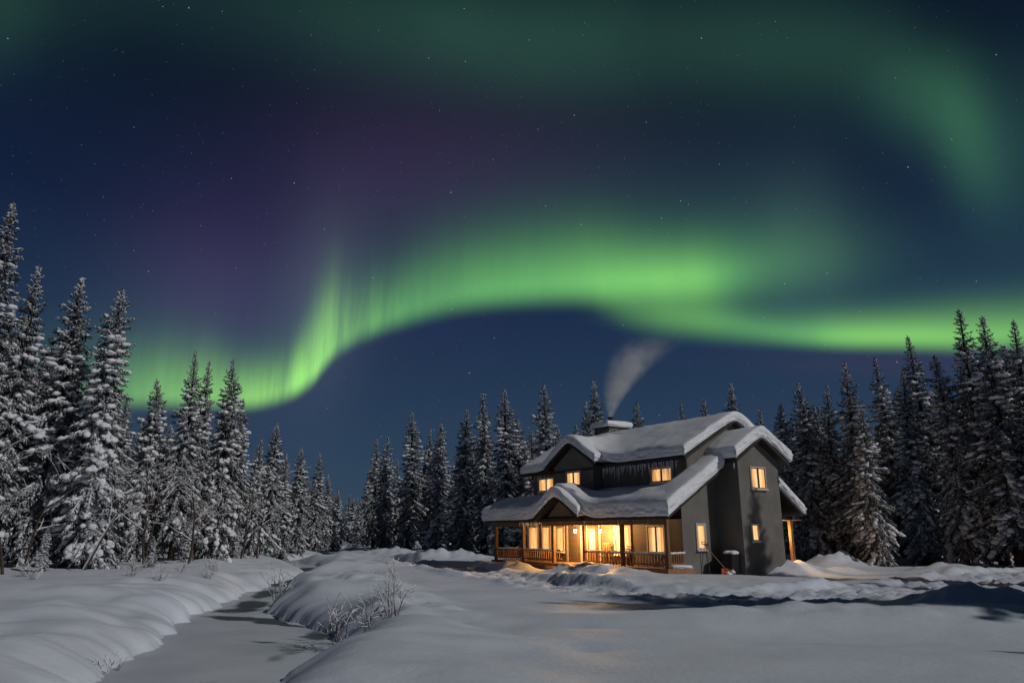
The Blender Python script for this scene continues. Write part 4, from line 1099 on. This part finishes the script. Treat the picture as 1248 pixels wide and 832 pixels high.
for i, (x, y, h) in enumerate([(-20.6, 33.2, 2.0), (-18.6, 38.8, 1.6), (-18.9, 43.6, 2.6), (-22.4, 31.0, 1.5), (-19.8, 53.5, 2.4)]):
    plant(5, x, y, h, rt.uniform(0, 6.28), 'snowy %s spruce sapling, %s from the left under the left forest edge' % ('knee-high' if h < 1.7 else 'young', ['second', 'third', 'fourth', 'first', 'last'][i]), 'spruce saplings at the left forest edge', 1.25)
for i, (x, y, h) in enumerate([(27.6, 47.5, 1.8), (31.5, 45.0, 2.4), (25.6, 51.0, 2.2)]):
    plant(5, x, y, h, rt.uniform(0, 6.28), 'snowy young spruce sapling, %s of three in front of the forest right of the house' % ['middle', 'rightmost', 'leftmost'][i], 'spruce saplings right of the house', 1.25)
# trees just outside the frame on the right: they throw the moon shadows seen on the snow and the tower
for x, y, h, k, wd in [(24.3, 30.2, 13.6, 4, 1.05), (18.5, 14.2, 12.5, 1, 1.35), (20.0, 12.2, 14.5, 0, 1.2), (22.5, 11.0, 15.5, 3, 1.4), (25.0, 10.0, 16.5, 1, 1.4), (18.2, 17.2, 9.5, 5, 1.3), (17.6, 19.0, 11.5, 3, 1.0), (19.4, 15.6, 13.0, 2, 1.3), (24.0, 14.0, 15, 2, 1.3), (21.3, 13.4, 13.5, 4, 1.4), (23.6, 12.4, 15.5, 2, 1.5), (26.3, 11.0, 16.5, 4, 1.5), (29.0, 9.4, 17.5, 2, 1.4), (27.5, 8.2, 17, 1, 1.4), (28.0, 13.0, 16, 2, 1.2), (31, 21.5, 13.0, 4, 1.1), (20.5, 6.0, 9.5, 5, 1.0)]:
    plant(k, x, y, h, rt.uniform(0, 6.28), 'spruce at the edge of the clearing, past the right end of the snow drift', 'spruces at the right edge of the clearing', wd)
for p, u in zip(PROTO, USED):
    if not u:
        for c in list(p.children): bpy.data.objects.remove(c)
        bpy.data.objects.remove(p)

# ------------------------------------------------------------------ bare frosted trees and shrubs
def branchy(name, label, cat, base, stems, L, r0, seed, snowy=.6, lean=(0, 0), depth=3, group=None, spread=.8):
    rng = random.Random(seed)
    root = empty(name, base, 0, label, cat, group)
    w = MB(); s = MB()
    def grow(p, d, L, r, lev):
        n = 5; pts = [p.copy()]; rad = [r]
        dd = d.copy()
        for i in range(n):
            dd = (dd + Vector((rng.gauss(0, .10), rng.gauss(0, .10), rng.gauss(0, .06) - (.05 if lev else .0)))).normalized()
            pts.append(pts[-1] + dd * L / n); rad.append(r * (1 - .8 * (i + 1) / n))
        w.tube(pts, rad, 5 if lev < 2 else 4, False)
        if rng.random() < snowy and abs(d.z) < .93:
            s.tube([q + Vector((0, 0, rr * .9 + .008)) for q, rr in zip(pts, rad)], [max(.008, rr * .95) for rr in rad], 5, True)
        if lev < depth:
            m = rng.randint(3, 5) if lev else rng.randint(5, 8)
            for j in range(m):
                t = rng.uniform(.25, 1.0); i = min(n - 1, int(t * n)); q = pts[i].lerp(pts[i + 1], t * n - i)
                a = rng.uniform(0, 6.28)
                nd = (dd * rng.uniform(.6, 1.1) + Vector((math.cos(a), math.sin(a), rng.uniform(-.1, .5))) * spread).normalized()
                grow(q, nd, L * rng.uniform(.32, .55), r * .5 * (1.1 - .6 * t), lev + 1)
    for k in range(stems):
        a = rng.uniform(0, 6.28)
        d = Vector((math.cos(a) * rng.uniform(.05, .5) + lean[0], math.sin(a) * rng.uniform(.05, .5) + lean[1], 1.0)).normalized() if stems > 1 else Vector((lean[0], lean[1], 1)).normalized()
        grow(Vector((rng.uniform(-.15, .15), rng.uniform(-.15, .15), -.15)) * (1 if stems > 1 else .3), d, L * rng.uniform(.7, 1.1), r0, 0 if stems == 1 else 1)
    nw = len(w.f); w.addv(s.v, s.f)
    o = w.build('branches', twig_m, root)
    o.data.materials.append(treesnow_m)
    for q in o.data.polygons[nw:]: q.material_index = 1
    return root
def at(x, y): return (x, y, gz(x, y))
for i, (x, y, L, le, dsc) in enumerate([(-19.0, 33.6, 5.2, (.45, .0), 'bare frosted birch leaning right at the edge of the left forest'), (-21.6, 32.2, 4.6, (-.1, .0), 'bare frosted birch between the two nearest spruces on the left'),
                            (-18.3, 37.6, 6.5, (.06, 0), 'bare fan branched birch right of the big snow clumped spruce'), (-17.6, 41.0, 5.5, (.15, 0), 'bare frosted birch in front of the three tall spruces'),
                            (-19.0, 45.0, 5.5, (-.1, 0), 'thin bare birch among the trunks of the left forest'), (-22.6, 35.0, 6.0, (.12, 0), 'bare frosted birch in the dark gap left of the leaning one'), (-23.5, 31.0, 5.5, (.15, 0), 'bare birch at the left frame edge'), (-20.2, 41.5, 6.5, (-.12, 0), 'tall bare birch behind the fan branched one'), (-18.9, 52.5, 5.5, (.1, 0), 'bare birch beside the creek bend in the left forest'), (-19.6, 58, 5, (.0, 0), 'farthest bare birch along the left creek bank')]):
    branchy('birch_tree', dsc, 'tree', at(x, y), 1, L, .075, 200 + i, .8, le, 3, 'bare birches at the left forest edge', .95)
for i, (x, y, st, L, dsc) in enumerate([(-3.9, 17.6, 9, 1.05, 'bushy leafless shrub with snow in its twigs on the creek bank'), (-2.75, 18.0, 7, 1.15, 'taller sparse shrub right of the bushy one on the creek bank'),
                                   (-8.05, 26.4, 8, 1.1, 'frosted shrub on the point where the creek narrows'), (-3.2, 17.0, 5, .8, 'low shrub between the two bigger ones on the creek bank')]):
    branchy('leafless_shrub', dsc, 'shrub', at(x, y), st + 1, L * .92, .011, 300 + i, .42, (0, 0), 3, 'leafless shrubs on the creek bank', .55)
for i, (x, y, st, L, dsc) in enumerate([(-13.6, 29.5, 6, .7, 'small bare twigs poking from the snow on the left bank'), (-15.6, 31.0, 6, .65, 'sparse bare twigs near the left forest edge'),
                                   (-15.2, 35.0, 7, .7, 'low frosted twigs below the leaning birch'), (-18.6, 29.4, 5, .6, 'bare twigs by a snow lump at the left frame edge'), (-13.2, 33.0, 6, .6, 'low frosted twigs at the top of the left creek bank'), (-16.6, 33.4, 8, .8, 'denser frosted twigs beside the leaning birch'), (-14.4, 36.5, 8, .75, 'frosted twigs on the crest of the left bank'), (-15.4, 38.6, 7, .8, 'frosted twigs furthest along the left bank'), (-20.0, 31.2, 7, .7, 'bare twigs below the left pair of birches'), (-7.9, 15.3, 3, .5, 'dark twigs poking from the creek bank at the bottom left')]):
    branchy('twig_clump', dsc, 'shrub', at(x, y), st + 2, L, .009, 400 + i, .7, (0, 0), 2, 'twig clumps on the left bank', .6)
# snow balls caught in the bank shrubs
